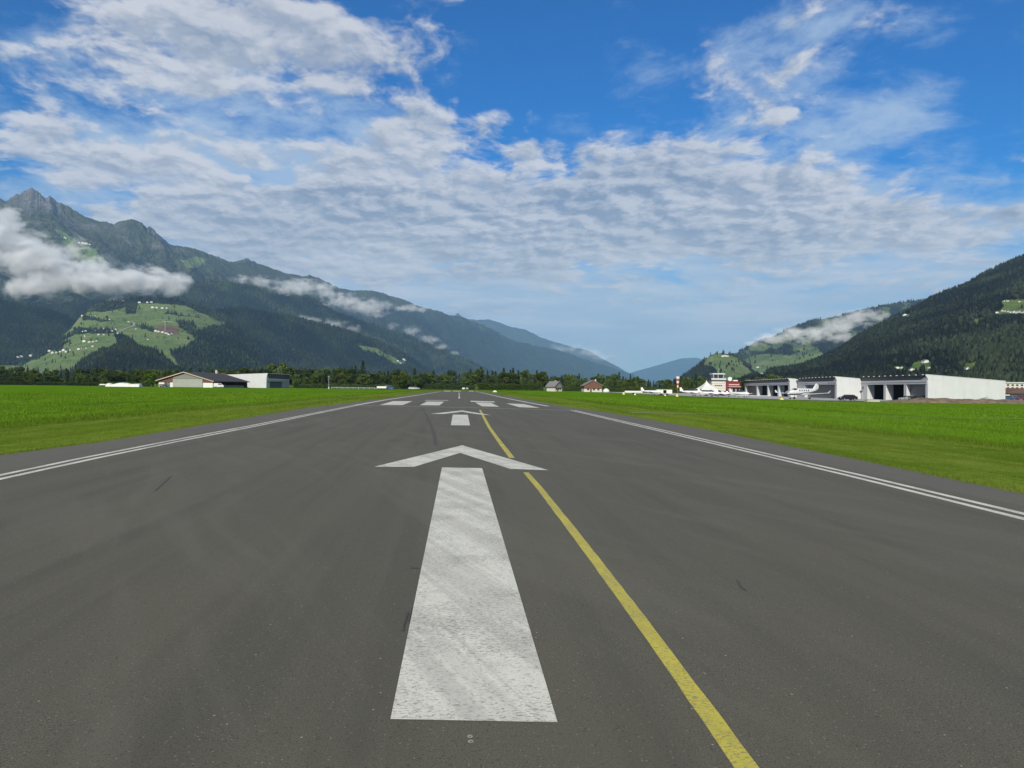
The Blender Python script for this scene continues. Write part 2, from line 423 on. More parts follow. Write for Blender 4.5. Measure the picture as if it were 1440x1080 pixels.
rock = t.mix(t.ramp(n2, 0.3, 0.7), (0.05, 0.05, 0.048), (0.19, 0.18, 0.17))
c = t.mix(cv[2], forest, alp); c = t.mix(cv[0], c, mead); c = t.mix(t.ramp(cv[0], 1.2, 1.8), c, (0.145, 0.10, 0.06)); c = t.mix(cv[1], c, rock)
t.set(b.inputs['Base Color'], c); b.inputs['Roughness'].default_value = 0.95; b.inputs['Specular IOR Level'].default_value = 0.1
bump(t, b, t.m('ADD', n2, t.m('MULTIPLY', n3, 2)), 0.8, 25)
# ------------------------------------------------------------------ sun, sky
EL, AZ = math.radians(25), math.radians(194)      # azimuth clockwise from +Y: behind the camera, a little left
sun = bpy.data.objects.new('sun', bpy.data.lights.new('sun', 'SUN')); COL.objects.link(sun)
sun.data.energy = 4.1; sun.data.angle = math.radians(0.5); sun.data.color = (1.0, 0.92, 0.79)
sd = Vector((math.sin(AZ)*math.cos(EL), math.cos(AZ)*math.cos(EL), math.sin(EL)))
sun.rotation_euler = sd.to_track_quat('Z', 'Y').to_euler(); sun.location = (0, 0, 60)
S.view_settings.view_transform = 'Standard'; S.view_settings.look = 'None'
S.view_settings.exposure = EXPO; S.view_settings.gamma = 1.0
S.cycles.max_bounces = 6; S.cycles.volume_bounces = 2; S.cycles.transparent_max_bounces = 8
S.cycles.use_denoising = True

w = bpy.data.worlds.new('World'); S.world = w; w.use_nodes = True
t = NT(w.node_tree); bg = w.node_tree.nodes['Background']
sky = t.new('ShaderNodeTexSky', sky_type='NISHITA'); sky.sun_disc = False
sky.sun_elevation = EL; sky.sun_rotation = AZ; sky.altitude = 750; sky.air_density = 1.0; sky.dust_density = 0.6; sky.ozone_density = 2.0
bg.inputs['Strength'].default_value = 0.07
D = t.vm('NORMALIZE', t.new('ShaderNodeTexCoord').outputs['Generated'])
dx, dy, dz = t.xyz(D)
azn = t.m('ARCTAN2', dx, dy); eln = t.m('ARCSINE', dz)
# cloud deck: direction met with a level sheet, so cells shrink to the horizon as real ones do
zz = t.m('ADD', t.m('MAXIMUM', dz, 0.0), 0.17)
Pc = t.comb(t.m('DIVIDE', dx, zz), t.m('DIVIDE', dy, zz), 0)
warp = t.vm('SCALE', t.vm('SUBTRACT', t.noise(Pc, 2.0, 4, 0.6, color=True), (0.5, 0.5, 0.5)), scale=0.16)
Pw = t.vm('ADD', Pc, warp)
WAE = t.comb(t.m('ADD', azn, t.m('MULTIPLY', t.m('SUBTRACT', t.noise(Pc, 1.3, 3, 0.6), 0.5), 0.16)),
             t.m('ADD', eln, t.m('MULTIPLY', t.m('SUBTRACT', t.noise(t.vm('ADD', D, (3, 1, 2)), 9, 3, 0.6), 0.5), 0.08)), 0)
def blobs(lst):
    """coverage of the cloud deck: soft ellipses in (azimuth, elevation)"""
    tot = None
    for (px, py, rx, ry, wgt) in lst:
        a, b_ = ab(px, py)
        A = math.atan(a); E = math.atan(float(b_)*math.cos(A)); k = 1/F*math.cos(A)**2
        v = t.vm('MULTIPLY', t.vm('SUBTRACT', WAE, (A, E, 0)), (1/(rx*k), 1/(ry*k), 0))
        q = t.m('POWER', 0.37, t.vm('DOT_PRODUCT', v, v))
        tot = t.m('MULTIPLY', q, wgt) if tot is None else t.m('MULTIPLY_ADD', q, wgt, tot)
    return tot
cov = blobs(CLOUDS)
# beside, above and behind the view: unseen deck cloud added for neutral fill light
rest = t.m('MAXIMUM', t.ramp(t.m('ABSOLUTE', azn), 0.66, 1.0), t.ramp(eln, 0.50, 0.72))
cov = t.m('MULTIPLY_ADD', rest, 0.75, cov)
veil = blobs(VEIL)
def deck(vec):
    b_ = t.noise(vec, 2.5, 5, 0.60, 0.0); p_ = t.noise(t.vm('MULTIPLY', vec, (0.95, 0.85, 1)), 10.0, 4, 0.6, 0.0)
    return t.m('ADD', t.m('MULTIPLY', b_, 0.54), t.m('MULTIPLY', p_, 0.46))
n0 = deck(Pw)
n1 = deck(t.vm('ADD', Pw, (0.022, -0.040, 0)))          # the same deck a step towards the sun, for relief
base = t.m('SUBTRACT', t.m('ADD', n0, t.m('MULTIPLY', cov, 0.135)), 0.545)
dens = t.ramp(base, -0.01, 0.125)
relief = t.m('ADD', 0.5, t.m('MULTIPLY', t.m('SUBTRACT', n0, n1), 7.5), clamp=True)
thick = t.ramp(base, 0.05, 0.24)
broad = t.noise(Pc, 1.8, 2, 0.5)
lum = t.m('SUBTRACT', t.m('ADD', 0.34, t.m('MULTIPLY', relief, 0.76)), t.m('MULTIPLY', thick, 0.30))
lum = t.m('ADD', lum, t.m('MULTIPLY', t.m('SUBTRACT', broad, 0.5), 1.2), clamp=True)
ccol = t.mix(lum, CL_DARK, CL_LIGHT)
# thin high veil
nv = t.noise(t.vm('MULTIPLY', Pw, (1.0, 1.0, 1)), 4.2, 6, 0.66, 0.15)
vd = t.m('MULTIPLY', t.ramp(t.m('SUBTRACT', t.m('ADD', nv, t.m('MULTIPLY', veil, 0.20)), 0.53), 0.0, 0.38), 0.82)
skyc = t.new('ShaderNodeHueSaturation', {'Hue': 0.5, 'Saturation': SKY_SAT, 'Value': SKY_VAL, 'Color': sky.outputs[0]}).outputs[0]
skyc = t.mix(1.0, skyc, SKY_TINT, 'MULTIPLY')
c = t.mix(vd, skyc, VEIL_COL)
c = t.mix(t.m('MULTIPLY', dens, 0.93), c, ccol)
hz = t.ramp(eln, 0.02, 0.24, 0.70, 0.0, smooth=False)
c = t.mix(hz, c, HOR_COL)
# flat layers of thin cloud seen edge-on low over the valley
ls = t.noise(t.comb(t.m('MULTIPLY', azn, 5.0), t.m('MULTIPLY', eln, 34.0), 0), 1.0, 5, 0.6, 0.4)
lay = t.m('MULTIPLY', t.ramp(ls, 0.42, 0.66), t.m('MULTIPLY', t.ramp(eln, 0.0, 0.03), t.ramp(eln, 0.21, 0.12)))
c = t.mix(t.m('MULTIPLY', lay, 0.62), c, (7.4, 7.7, 7.9))
ls2 = t.noise(t.comb(t.m('MULTIPLY', azn, 7.0), t.m('MULTIPLY', eln, 46.0), 4.0), 1.0, 5, 0.6, 0.4)
c = t.mix(t.m('MULTIPLY', t.m('MULTIPLY', t.ramp(ls2, 0.52, 0.72), 0.5), t.m('MULTIPLY', t.ramp(eln, 0.02, 0.08), t.ramp(eln, 0.24, 0.15))), c, (3.6, 4.2, 5.0))
t.l.new(c, bg.inputs[0])

# ------------------------------------------------------------------ mountains
class Layer:
    def __init__(s, crest, dc, d0, p=1.15, amp=0.1, jag=0.0, seed=1, kgul=(30, 2.0), back=0.25, pk=0.0, cw=0.0):
        px, py = zip(*crest); s.pr = (min(px), max(px))
        a, b_ = ab(px, py); s.A = a; s.B = b_
        s.dc = (ab([q[0] for q in dc], [500]*len(dc))[0], [q[1] for q in dc])
        s.d0 = (ab([q[0] for q in d0], [500]*len(d0))[0], [q[1] for q in d0])
        s.pk = pk; s.cw = cw; s.p, s.amp, s.jag, s.seed, s.k, s.back = p, amp, jag, seed, kgul, back
    def z(s, a, tt):
        Dc = np.interp(a, *s.dc); D0 = np.interp(a, *s.d0)
        bc = np.interp(a, s.A, s.B)
        q = np.linspace(s.A[0], s.A[-1], 400); bq = np.interp(q, s.A, s.B); kn = max(1, int(0.035/(q[1]-q[0]))); ke = np.ones(2*kn+1)/(2*kn+1)
        bs = np.interp(a, q, np.convolve(np.pad(bq, kn, mode='edge'), ke, mode='valid'))
        det = bc-bs+(s.jag+s.pk*np.exp(-((a+.63)/.05)**2))/F*(fbm(a*260, a*0+s.seed, 5, s.seed+50, .65)-0.5)*2
        D = D0+(Dc-D0)*tt
        Zc = CZ+(bs+det*np.clip(tt, 0, 1)**14)*Dc
        g = np.clip(tt, 0, 1)**s.p
        zz = -2+(Zc+2)*g
        ku, kt = s.k
        Lx = 0.9*np.abs(Zc)+250.0                                  # size of the spurs follows the height of the ridge
        X_ = a*D; sx = X_/Lx+D/Lx*0.35; sy = D/Lx*0.55
        sx = sx+(fbm(sx*0.8, sy*0.8, 3, s.seed+9)-0.5)*0.9
        rg = (ridged(sx, sy, 7, s.seed, 0.5)-0.60)*1.35
        wgt = np.maximum(np.sin(PI*np.clip(tt, 0, 1)), 0)**0.55+s.cw*np.clip(tt, 0, 1)**4
        zz = zz+rg*wgt*s.amp*np.maximum(Zc, 0)
        over = np.maximum(tt-1, 0)
        zz = zz-over*np.maximum(Zc, 20)*2.2+over*Zc*0.5*(fbm(a*60, tt*20, 3, s.seed)-0.5)
        return D, zz
    def mesh(s, name, nu, nt, cover, label=None):
        lo, hi = ab([s.pr[0], s.pr[1]], [500, 500])[0]
        u = np.linspace(lo, hi, nu); tt = np.concatenate([np.linspace(0, 1, nt), np.linspace(1, 1+s.back, 9)[1:]])
        A, T = np.meshgrid(u, tt); D, Z = s.z(A, T)
        V = np.stack([A*D, D, Z], -1).reshape(-1, 3)
        px, py = proj(V[:, 0], V[:, 1], V[:, 2])
        cov = cover(px, py, A.ravel(), T.ravel(), V)
        o = npmesh(name, V, grid_faces(nu, len(tt)), M['mountain'], smooth=True, attrs={'cover': cov})
        tag(o, label, kind='structure'); s.cover = cover
        return o
    def locate(s, px, py):
        a, b_ = ab(px, py); a = float(a)
        tt = np.linspace(0.0, 1, 700); D, Z = s.z(np.full(700, a), tt)
        bb = (Z-CZ)/D; k = np.argmax(bb >= b_) if (bb >= b_).any() else 699
        return Vector((a*D[k], D[k], Z[k]))
def poly_in(px, py, poly):
    inside = np.zeros(px.shape, bool); n = len(poly)
    for i in range(n):
        x0, y0 = poly[i]; x1, y1 = poly[(i+1) % n]
        c = ((y0 > py) != (y1 > py)) & (px < (x1-x0)*(py-y0)/(y1-y0+1e-9)+x0)
        inside ^= c
    return inside
def jit(px, py, amp=4.0, sc=9.0, seed=3):
    return (px+(fbm(px/sc, py/sc, 4, seed)-0.5)*amp*2, py+(fbm(px/sc, py/sc, 4, seed+11)-0.5)*amp)
def cover_of(meadows, rock=None, alpine=None, speck=0.0):
    def f(px, py, a, tt, V):
        jx, jy = jit(px, py)
        me = np.zeros(len(px))
        for p in meadows: me = np.maximum(me, poly_in(jx, jy, p)*1.0)
        if speck: me = np.maximum(me, (fbm(px/14, py/7, 4, 77) > speck)*0.6)
        ro = rock(jx, jy, V) if rock else me*0
        al = alpine(jx, jy, V) if alpine else me*0
        return np.stack([me, ro*(1-me), al*(1-me)], -1)
    return f

# --- the layers, far to near
far = Layer([(845,545),(862,535),(880,526),(905,519),(930,512),(958,504),(980,503),(1000,510),(1030,521),(1070,538)], [(840,31000),(1070,31000)], [(840,27500),(1070,27500)], amp=.05, seed=21)
far.mesh('hills', 260, 50, cover_of([]), 'faint blue ridge closing the valley in the middle distance')
L2 = Layer([(540,470),(570,452),(600,450),(625,449),(636,447),(644,440),(650,446),(660,449),(672,450),(685,449),(700,453),(720,460),(740,464),(760,474),(780,481),(805,488),(828,493),(845,503),(862,512),(880,522),(905,534),(930,546)], [(540,22000),(930,25000)], [(540,18500),(930,22500)], amp=.06, jag=1.0, seed=22)
L2.mesh('hills', 600, 60, cover_of([], alpine=lambda x, y, V: np.full(len(x), 0.35)), 'pale blue ridge with a tiny peak behind the long left mountain')
La = Layer([(-420,330),(-300,300),(-200,310),(-100,285),(-40,268),(-8,272),(8,283),(20,275),(28,273),(32,269),(38,266),(45,264),(52,267),(58,273),(64,278),(70,274),(76,279),(80,284),(88,287),(96,290),(102,297),(112,303),(120,306),(135,312),(150,316),(160,319),(166,315),(180,312),(190,314),(200,317),(207,323),(209,320),(222,331),(240,346),(255,350),(270,353),(285,356),(300,362),(320,369),(335,368),(347,365),(358,369),(372,375),(400,384),(425,388),(436,386),(446,389),(462,396),(480,405),(500,408),(520,409),(535,411),(555,419),(570,424),(590,430),(610,436),(632,444),(655,449),(680,459),(700,467),(720,479),(745,485),(770,490),(800,497),(820,504),(840,511),(860,517),(880,523),(905,533),(930,545)],
          [(-420,7500),(0,8600),(300,9500),(600,13000),(900,20000)], [(-420,3800),(0,4600),(300,5600),(600,9000),(900,17500)], p=1.2, amp=.26, jag=1.6, seed=5, kgul=(16, 1.6), pk=2.2, cw=0.22)
def la_rock(x, y, V):
    h = V[:, 2]; n = fbm(V[:, 0]/220, V[:, 1]/220, 5, 31)
    pk = np.exp(-((x-50)/42)**2)*sstep(305, 282, y)+0.75*np.exp(-((x-205)/28)**2)*sstep(352, 335, y)*(n > .5)
    return np.clip(pk*1.25*(0.45+n)+(h > 1500)*(n > .62)*0.55, 0, 1)
def la_alp(x, y, V):
    n = fbm(V[:, 0]/500, V[:, 1]/500, 5, 35)
    return np.clip(sstep(900, 1400, V[:, 2]+(n-.5)*700)*0.9, 0, 1)
La.mesh('hills', 2000, 240, cover_of([[(80,322),(105,336),(135,352),(155,372),(142,382),(118,372),(98,352),(85,340)],[(255,367),(275,360),(292,366),(280,376),(262,378)],[(440,478),(455,477),(520,492),(560,503),(548,508),(500,492)]], la_rock, la_alp), 'long left mountain range rising to a rocky peak')
Lb = Layer([(-300,470),(-150,420),(-40,400),(60,405),(160,402),(250,397),(300,394),(335,399),(380,408),(432,416),(450,424),(470,438),(500,448),(530,458),(560,468),(590,479),(615,486),(640,499),(660,508),(690,522),(715,534),(740,547)],
          [(-300,5600),(300,6800),(740,8200)], [(-300,3900),(300,5200),(740,7400)], p=1.1, amp=.2, jag=1.2, seed=8, kgul=(22, 2))
Lb.mesh('hills', 1500, 160, cover_of([[(260,432),(300,436),(330,452),(322,460),(290,452),(262,446)],[(300,448),(330,455),(340,462),(312,460)],[(0,430),(40,440),(70,480),(40,470),(10,450)]], alpine=lambda x, y, V: sstep(.55, .75, fbm(V[:, 0]/300, V[:, 1]/300, 4, 3))*0.5), 'dark forested shoulder below the long left mountain')
Lc = Layer([(185,545),(215,500),(240,478),(262,462),(285,446),(310,436),(340,432),(372,440),(405,446),(440,452),(470,460),(500,470),(530,480),(556,490),(580,506),(600,520),(620,534),(640,547)],
          [(185,4300),(640,6000)], [(185,3200),(640,5200)], p=1.05, amp=.14, jag=2.0, seed=12, kgul=(26, 2))
MEAD_C = [[(500,484),(525,489),(556,503),(562,508),(552,510),(530,500),(505,490)],[(556,506),(572,508),(565,512),(553,511)]]
Lc.mesh('hills', 1000, 140, cover_of(MEAD_C), 'dark forested spur behind the left hangars')
Le = Layer([(-420,480),(-300,450),(-150,430),(-60,425),(0,424),(40,430),(70,437),(95,446),(112,452),(100,470),(118,475),(122,490),(124,510),(126,545)][:9]+[(125,470),(135,500),(145,545)],
          [(-420,3900),(145,5000)], [(-420,2400),(145,3900)], p=1.0, amp=.22, jag=1.5, seed=14, kgul=(20, 1.5))
Le.mesh('hills', 900, 140, cover_of([[(-60,520),(30,512),(60,500),(60,545),(-60,545)]]), 'steep dark forest slope at the far left')
Ld = Layer([(-30,545),(0,530),(22,514),(40,505),(60,494),(78,480),(92,468),(104,456),(112,446),(120,437),(135,428),(150,424),(180,420),(210,417),(240,419),(262,424),(285,430),(310,440),(330,452),(350,470),(375,500),(400,530),(420,547)],
          [(-30,3700),(200,4700),(420,4300)], [(-30,2500),(420,2600)], p=1.0, amp=.045, jag=.8, seed=17, kgul=(22, 2))
MEAD_D = [[(-30,545),(22,516),(60,500),(84,486),(100,480),(78,478),(95,465),(112,448),(122,440),(160,436),(200,426),(262,430),(300,448),(318,453),(316,458),(285,462),(262,468),(280,475),(262,490),(200,498),(186,484),(176,478),(166,492),(140,492),(118,506),(104,520),(60,530),(0,560)],
          [(196,494),(240,492),(252,515),(225,518),(205,512)]]
HOLES_D = [[(112,444),(152,450),(160,452),(118,450)],[(176,430),(192,426),(190,442),(178,443)],[(105,462),(118,462),(165,463),(165,468),(105,470)],[(248,452),(276,456),(278,468),(262,466),(250,460)],[(200,457),(218,465),(215,468),(200,461)],[(160,470),(178,470),(190,486),(165,486)],[(225,440),(240,441),(285,447),(240,443)],[(78,476),(88,478),(88,494),(76,494)],[(84,474),(107,468),(106,472),(86,478)]]
def cov_d(px, py, a, tt, V):
    jx, jy = jit(px, py, 5, 9); me = np.zeros(len(px))
    for p in MEAD_D: me = np.maximum(me, poly_in(jx, jy, p)*1.0)
    for p in HOLES_D: me = np.where(poly_in(jx, jy, p), 0, me)
    soil = poly_in(jx, jy, [(215,462),(225,457),(248,458),(252,470),(222,468)])*0.8
    al = (1-me)*poly_in(jx, jy, [(90,440),(140,422),(150,428),(115,448),(85,462)])*0.6
    return np.stack([np.where(soil > 0, 2.0, me), soil*0, al], -1)
Ld.mesh('hills', 1100, 200, cov_d, 'green alpine pasture hill dotted with farmhouses')
Lf = Layer([(95,547),(112,518),(122,506),(134,499),(150,494),(165,487),(176,478),(186,480),(195,492),(212,492),(228,500),(240,512),(255,530),(270,547)],
          [(95,2600),(270,2700)], [(95,2100),(270,2100)], p=.9, amp=.05, jag=2.5, seed=19, kgul=(30, 2))
Lf.mesh('hills', 300, 60, cover_of([]), 'dark conifer knoll below the pasture hill')
R2 = Layer([(985,547),(1000,525),(1015,506),(1025,499),(1040,494),(1050,489),(1065,481),(1085,474),(1100,467),(1120,459),(1140,452),(1160,448),(1185,443),(1200,440),(1225,434),(1250,428),(1275,424),(1300,422),(1350,420),(1500,418),(1700,430)],
          [(985,6000),(1500,7500)], [(985,3900),(1500,4500)], p=1.05, amp=.09, jag=1.2, seed=25, kgul=(24, 2))
MEAD_R2 = [[(1045,505),(1075,497),(1110,500),(1150,490),(1165,505),(1120,520),(1060,525),(1040,515)],[(1120,490),(1150,487),(1150,497),(1125,500)],[(1050,488),(1070,482),(1090,486),(1080,494),(1055,496)]]
R2.mesh('hills', 1000, 120, cover_of(MEAD_R2, speck=.56), 'cloud-ringed green mountain behind the right forest slope')
R3 = Layer([(945,547),(958,534),(972,522),(985,510),(998,500),(1008,496),(1018,497),(1034,500),(1046,510),(1062,522),(1085,535),(1110,547)],
          [(945,3600),(1110,3500)], [(945,2700),(1110,2700)], p=.95, amp=.04, jag=1.5, seed=27, kgul=(30, 2))
R3.mesh('hills', 400, 80, cover_of([[(996,501),(1010,497),(1036,502),(1050,516),(1062,530),(1030,545),(1008,545),(1003,520),(990,515)]]), 'small round hill with one pale green pasture on the right')
R1 = Layer([(1030,547),(1045,538),(1060,531),(1080,525),(1100,521),(1130,517),(1150,508),(1165,500),(1180,494),(1192,486),(1205,476),(1215,469),(1230,461),(1250,451),(1270,441),(1290,431),(1310,420),(1330,411),(1350,404),(1365,397),(1380,387),(1392,380),(1405,374),(1420,369),(1440,360),(1500,330),(1600,295),(1750,260)],
          [(1030,1500),(1440,2900),(1750,3200)], [(1030,1050),(1440,700),(1750,700)], p=1.15, amp=.06, jag=1.5, seed=29, kgul=(14, 1.5))
MEAD_R1 = [[(1275,443),(1300,435),(1317,427),(1314,431),(1296,439),(1276,446)],[(1402,424),(1440,420),(1500,424),(1500,446),(1440,440),(1402,441),(1410,432)],[(1366,449),(1380,447),(1378,456),(1372,462)],[(1278,519),(1285,509),(1300,506),(1312,509),(1314,520),(1290,528)],[(1352,514),(1375,508),(1384,512),(1360,520)],[(1257,516),(1270,516),(1276,524),(1256,526)],[(1335,440),(1350,437),(1350,441)],[(1060,528),(1110,524),(1120,528),(1080,532)]]
R1.mesh('hills', 1000, 160, cover_of(MEAD_R1), 'steep forested mountainside filling the right edge')
SNOW = None

# ------------------------------------------------------------------ forests: every slope's wood is one mass of small conifers and broadleaf crowns
def tree_template(kind):
    if kind == 0:
        V = []; Fc = []
        for z0, r, z1 in ((0.02, .20, .62), (.34, .145, 1.0)):
            n = len(V)
            for i in range(5): V.append((r*math.cos(i*1.2566+z0*9), r*math.sin(i*1.2566+z0*9), z0+0.04*(i % 2)))
            V.append((0, 0, z1))
            for i in range(5): Fc.append((n+i, n+(i+1) % 5, n+5))
        return np.array(V), np.array(Fc)
    V = [(0, 0, 1)]; Fc = []
    for k, (z, r) in enumerate(((.78, .26), (.42, .36), (.08, .22))):
        for i in range(5): V.append((r*math.cos(i*1.2566+k*.6)*(1+.18*((i*7+k*3) % 3-1)), r*math.sin(i*1.2566+k*.6)*(1+.18*((i*5+k) % 3-1)), z+.05*((i+k) % 2)))
    for i in range(5): Fc.append((0, 1+i, 1+(i+1) % 5))
    for k in range(2):
        for i in range(5):
            p, q = 1+5*k+i, 1+5*k+(i+1) % 5
            Fc += [(p, p+5, q), (q, p+5, q+5)]
    return np.array(V), np.array(Fc)
TT = [tree_template(0), tree_template(1)]
# ground kept free of trees round the hillside houses
CLEAR = [(1301,512,10,8),(1306,521,7,7),(1282,524,9,7),(1268,522,14,8),(1360,523,10,8),(1419,443,27,9),(1425,426,18,6),(1272,447,8,6),(1046,523,13,7),(1065,520,9,7),(1072,529,8,6),(35,505,14,8),(564,511,14,7),(205,428,32,6),(1020,504,9,6)]
def forest(layer, n, hgt, seed, label, pr, tmin=0.0, tmax=1.0, keep=None, broad=0.25, density=None):
    rg = np.random.default_rng(seed)
    lo, hi = ab([pr[0], pr[1]], [500, 500])[0]
    A = rg.uniform(lo, hi, n*3); T = rg.uniform(tmin, tmax, n*3)
    D, Z = layer.z(A, T); px, py = proj(A*D, D, Z)
    V3 = np.stack([A*D, D, Z], -1)
    cov = layer.cover(px, py, A, T, V3)
    ok = ((cov[:, 0] < 0.3) | ((cov[:, 0] < 1.1) & (rg.random(len(A)) < 0.02))) & (cov[:, 1] < 0.25) & (py < 552) & (rg.random(len(A)) > cov[:, 2]*0.9)
    cl = fbm(V3[:, 0]/90, V3[:, 1]/90, 4, seed+5)
    ok &= rg.random(len(A)) < 0.35+1.3*sstep(.35, .6, cl)
    for (hx, hy, ax, ay) in CLEAR: ok &= ((px-hx)/ax)**2+((py-hy)/ay)**2 > 1
    idx = np.nonzero(ok)[0][:n]
    X = V3[idx]; m = len(idx)
    isb = (rg.random(m)+0.8*(fbm(X[:, 0]/160, X[:, 1]/160, 3, seed+8)-.5)) < broad
    H = rg.uniform(hgt*0.55, hgt*1.15, m)*np.where(isb, .75, 1.0)
    R = rg.uniform(0, 2*PI, m); tint = np.clip(rg.normal(0.20, 0.27, m)+np.where(isb, .38, 0)+(fbm(X[:, 0]/150, X[:, 1]/150, 4, seed+2)-.5)*2.0+(.75*np.exp(-((px[idx]-1395)/45)**2)*(py[idx] > 492) if layer is R1 else 0), 0, 1.6)
    VV = []; FF = []; TA = []; off = 0
    for kind in (0, 1):
        s = isb if kind else ~isb
        if not s.any(): continue
        tv, tf = TT[kind]; x = X[s]; h = H[s][:, None]; r = R[s]; k = len(x)
        c, sn = np.cos(r)[:, None], np.sin(r)[:, None]
        vx = (tv[:, 0]*c-tv[:, 1]*sn)*h+x[:, 0:1]; vy = (tv[:, 0]*sn+tv[:, 1]*c)*h+x[:, 1:2]; vz = tv[:, 2]*h+x[:, 2:3]-0.5
        VV.append(np.stack([vx, vy, vz], -1).reshape(-1, 3))
        FF.append((tf[None]+(np.arange(k)*len(tv))[:, None, None]).reshape(-1, 3)+off); off += k*len(tv)
        TA.append(np.repeat(tint[s], len(tv)))
    o = npmesh('forest', np.concatenate(VV), np.concatenate(FF), M['forest'], attrs={'tint': np.concatenate(TA)})
    tag(o, label, kind='stuff'); return o
forest(R1, 60000, 14.5, 101, 'dark mixed forest covering the steep right mountainside', (1030, 1750), 0.02, 1.02, broad=.42)
forest(R3, 4500, 20, 102, 'dark wood around the small round hill', (948, 1105), broad=.3)
forest(R2, 26000, 24, 103, 'patchy woods on the cloud-ringed green mountain', (985, 1500), broad=.3)
forest(Lc, 40000, 24, 104, 'dense dark conifer forest on the spur behind the left hangars', (190, 640), broad=.12)
forest(Ld, 9000, 20, 105, 'wood strips and copses between the alpine pastures', (-30, 420), broad=.25)
forest(Lf, 4500, 20, 106, 'dark conifers standing on the low knoll', (100, 268), 0.0, 1.02, broad=.1)
forest(Le, 34000, 22, 107, 'dark forest on the steep slope at the far left', (-200, 145), broad=.2)
forest(Lb, 50000, 26, 108, 'hazy forest on the shoulder below the left mountain', (-100, 740), broad=.12)
forest(La, 60000, 28, 109, 'far blue-green forest high on the long left mountain', (-60, 900), 0.15, 0.85, broad=.05)

# ------------------------------------------------------------------ low cloud lying along the slopes: real volumes
def cloud(label, blobs_, Y, dens, seed, noise_m, colr=(0.93, 0.94, 0.96), edge=1.05, rate=1.0, thick=0.9):
    """blobs_: (px, py, rx, ry) of the photo at distance Y(px); a box-shaped air volume whose density is a sum of soft lumps"""
    P = []
    for q in blobs_:
        px, py, rx, ry = q[:4]; yy = Y(px) if callable(Y) else Y
        a, b_ = ab(px, py); k = yy/F
        P.append((float(a*yy), yy, float(CZ+b_*yy), rx*k, max(rx, ry)*k*thick*0.5+ry*k*0.5, ry*k))
    A = np.array(P); lo = (A[:, :3]-A[:, 3:]*1.15).min(0); hi = (A[:, :3]+A[:, 3:]*1.15).max(0)
    cx = (lo+hi)/2
    # domain: convex hull of the lumps
    import bmesh
    bm = bmesh.new()
    for (x, y, z, rx, ry, rz) in P:
        for i in range(10):
            for jv in (-1, -.6, 0, .6, 1):
                c = math.sqrt(max(0, 1-jv*jv)); an = i*2*PI/10
                bm.verts.new(((x+rx*1.2*c*math.cos(an))-cx[0], (y+ry*1.2*c*math.sin(an))-cx[1], (z+rz*1.2*jv)-cx[2]))
    r = bmesh.ops.convex_hull(bm, input=bm.verts[:])
    bmesh.ops.delete(bm, geom=[g for g in r['geom_interior'] if isinstance(g, bmesh.types.BMVert)], context='VERTS')
    me = bpy.data.meshes.new('cloud'); bm.to_mesh(me); bm.free()
    o = bpy.data.objects.new('cloud', me); COL.objects.link(o); o.location = cx
    m = bpy.data.materials.new('cloud_vapour'); m.use_nodes = True; m.node_tree.nodes.clear(); t = NT(m.node_tree)
    me.materials.append(m)
    pos = t.pos(); f = None
    for (x, y, z, rx, ry, rz) in P:
        d = t.vm('LENGTH', t.vm('MULTIPLY', t.vm('SUBTRACT', pos, (x, y, z)), (1/rx, 1/ry, 1/rz)))
        g = t.m('SUBTRACT', 1.0, d)
        f = g if f is None else t.m('SMOOTH_MAX', f, g, 0.25)
    n = t.noise(t.vm('MULTIPLY', t.vm('ADD', pos, (seed*991.0, 0, 0)), (1, 1, 1.5)), 1/noise_m, 6, 0.62, 0.5)
    f = t.m('ADD', f, t.m('MULTIPLY', t.m('SUBTRACT', n, 0.5), edge*3.2))
    dn = t.m('MULTIPLY', t.ramp(f, 0.05, 0.85), dens)
    vol = t.new('ShaderNodeVolumePrincipled', {'Color': (*colr, 1), 'Density': dn, 'Anisotropy': -0.35})
    out = t.new('ShaderNodeOutputMaterial'); t.l.new(vol.outputs[0], out.inputs['Volume'])
    try: m.cycles.volume_step_rate = rate
    except Exception: pass
    tag(o, label, kind='stuff'); return o
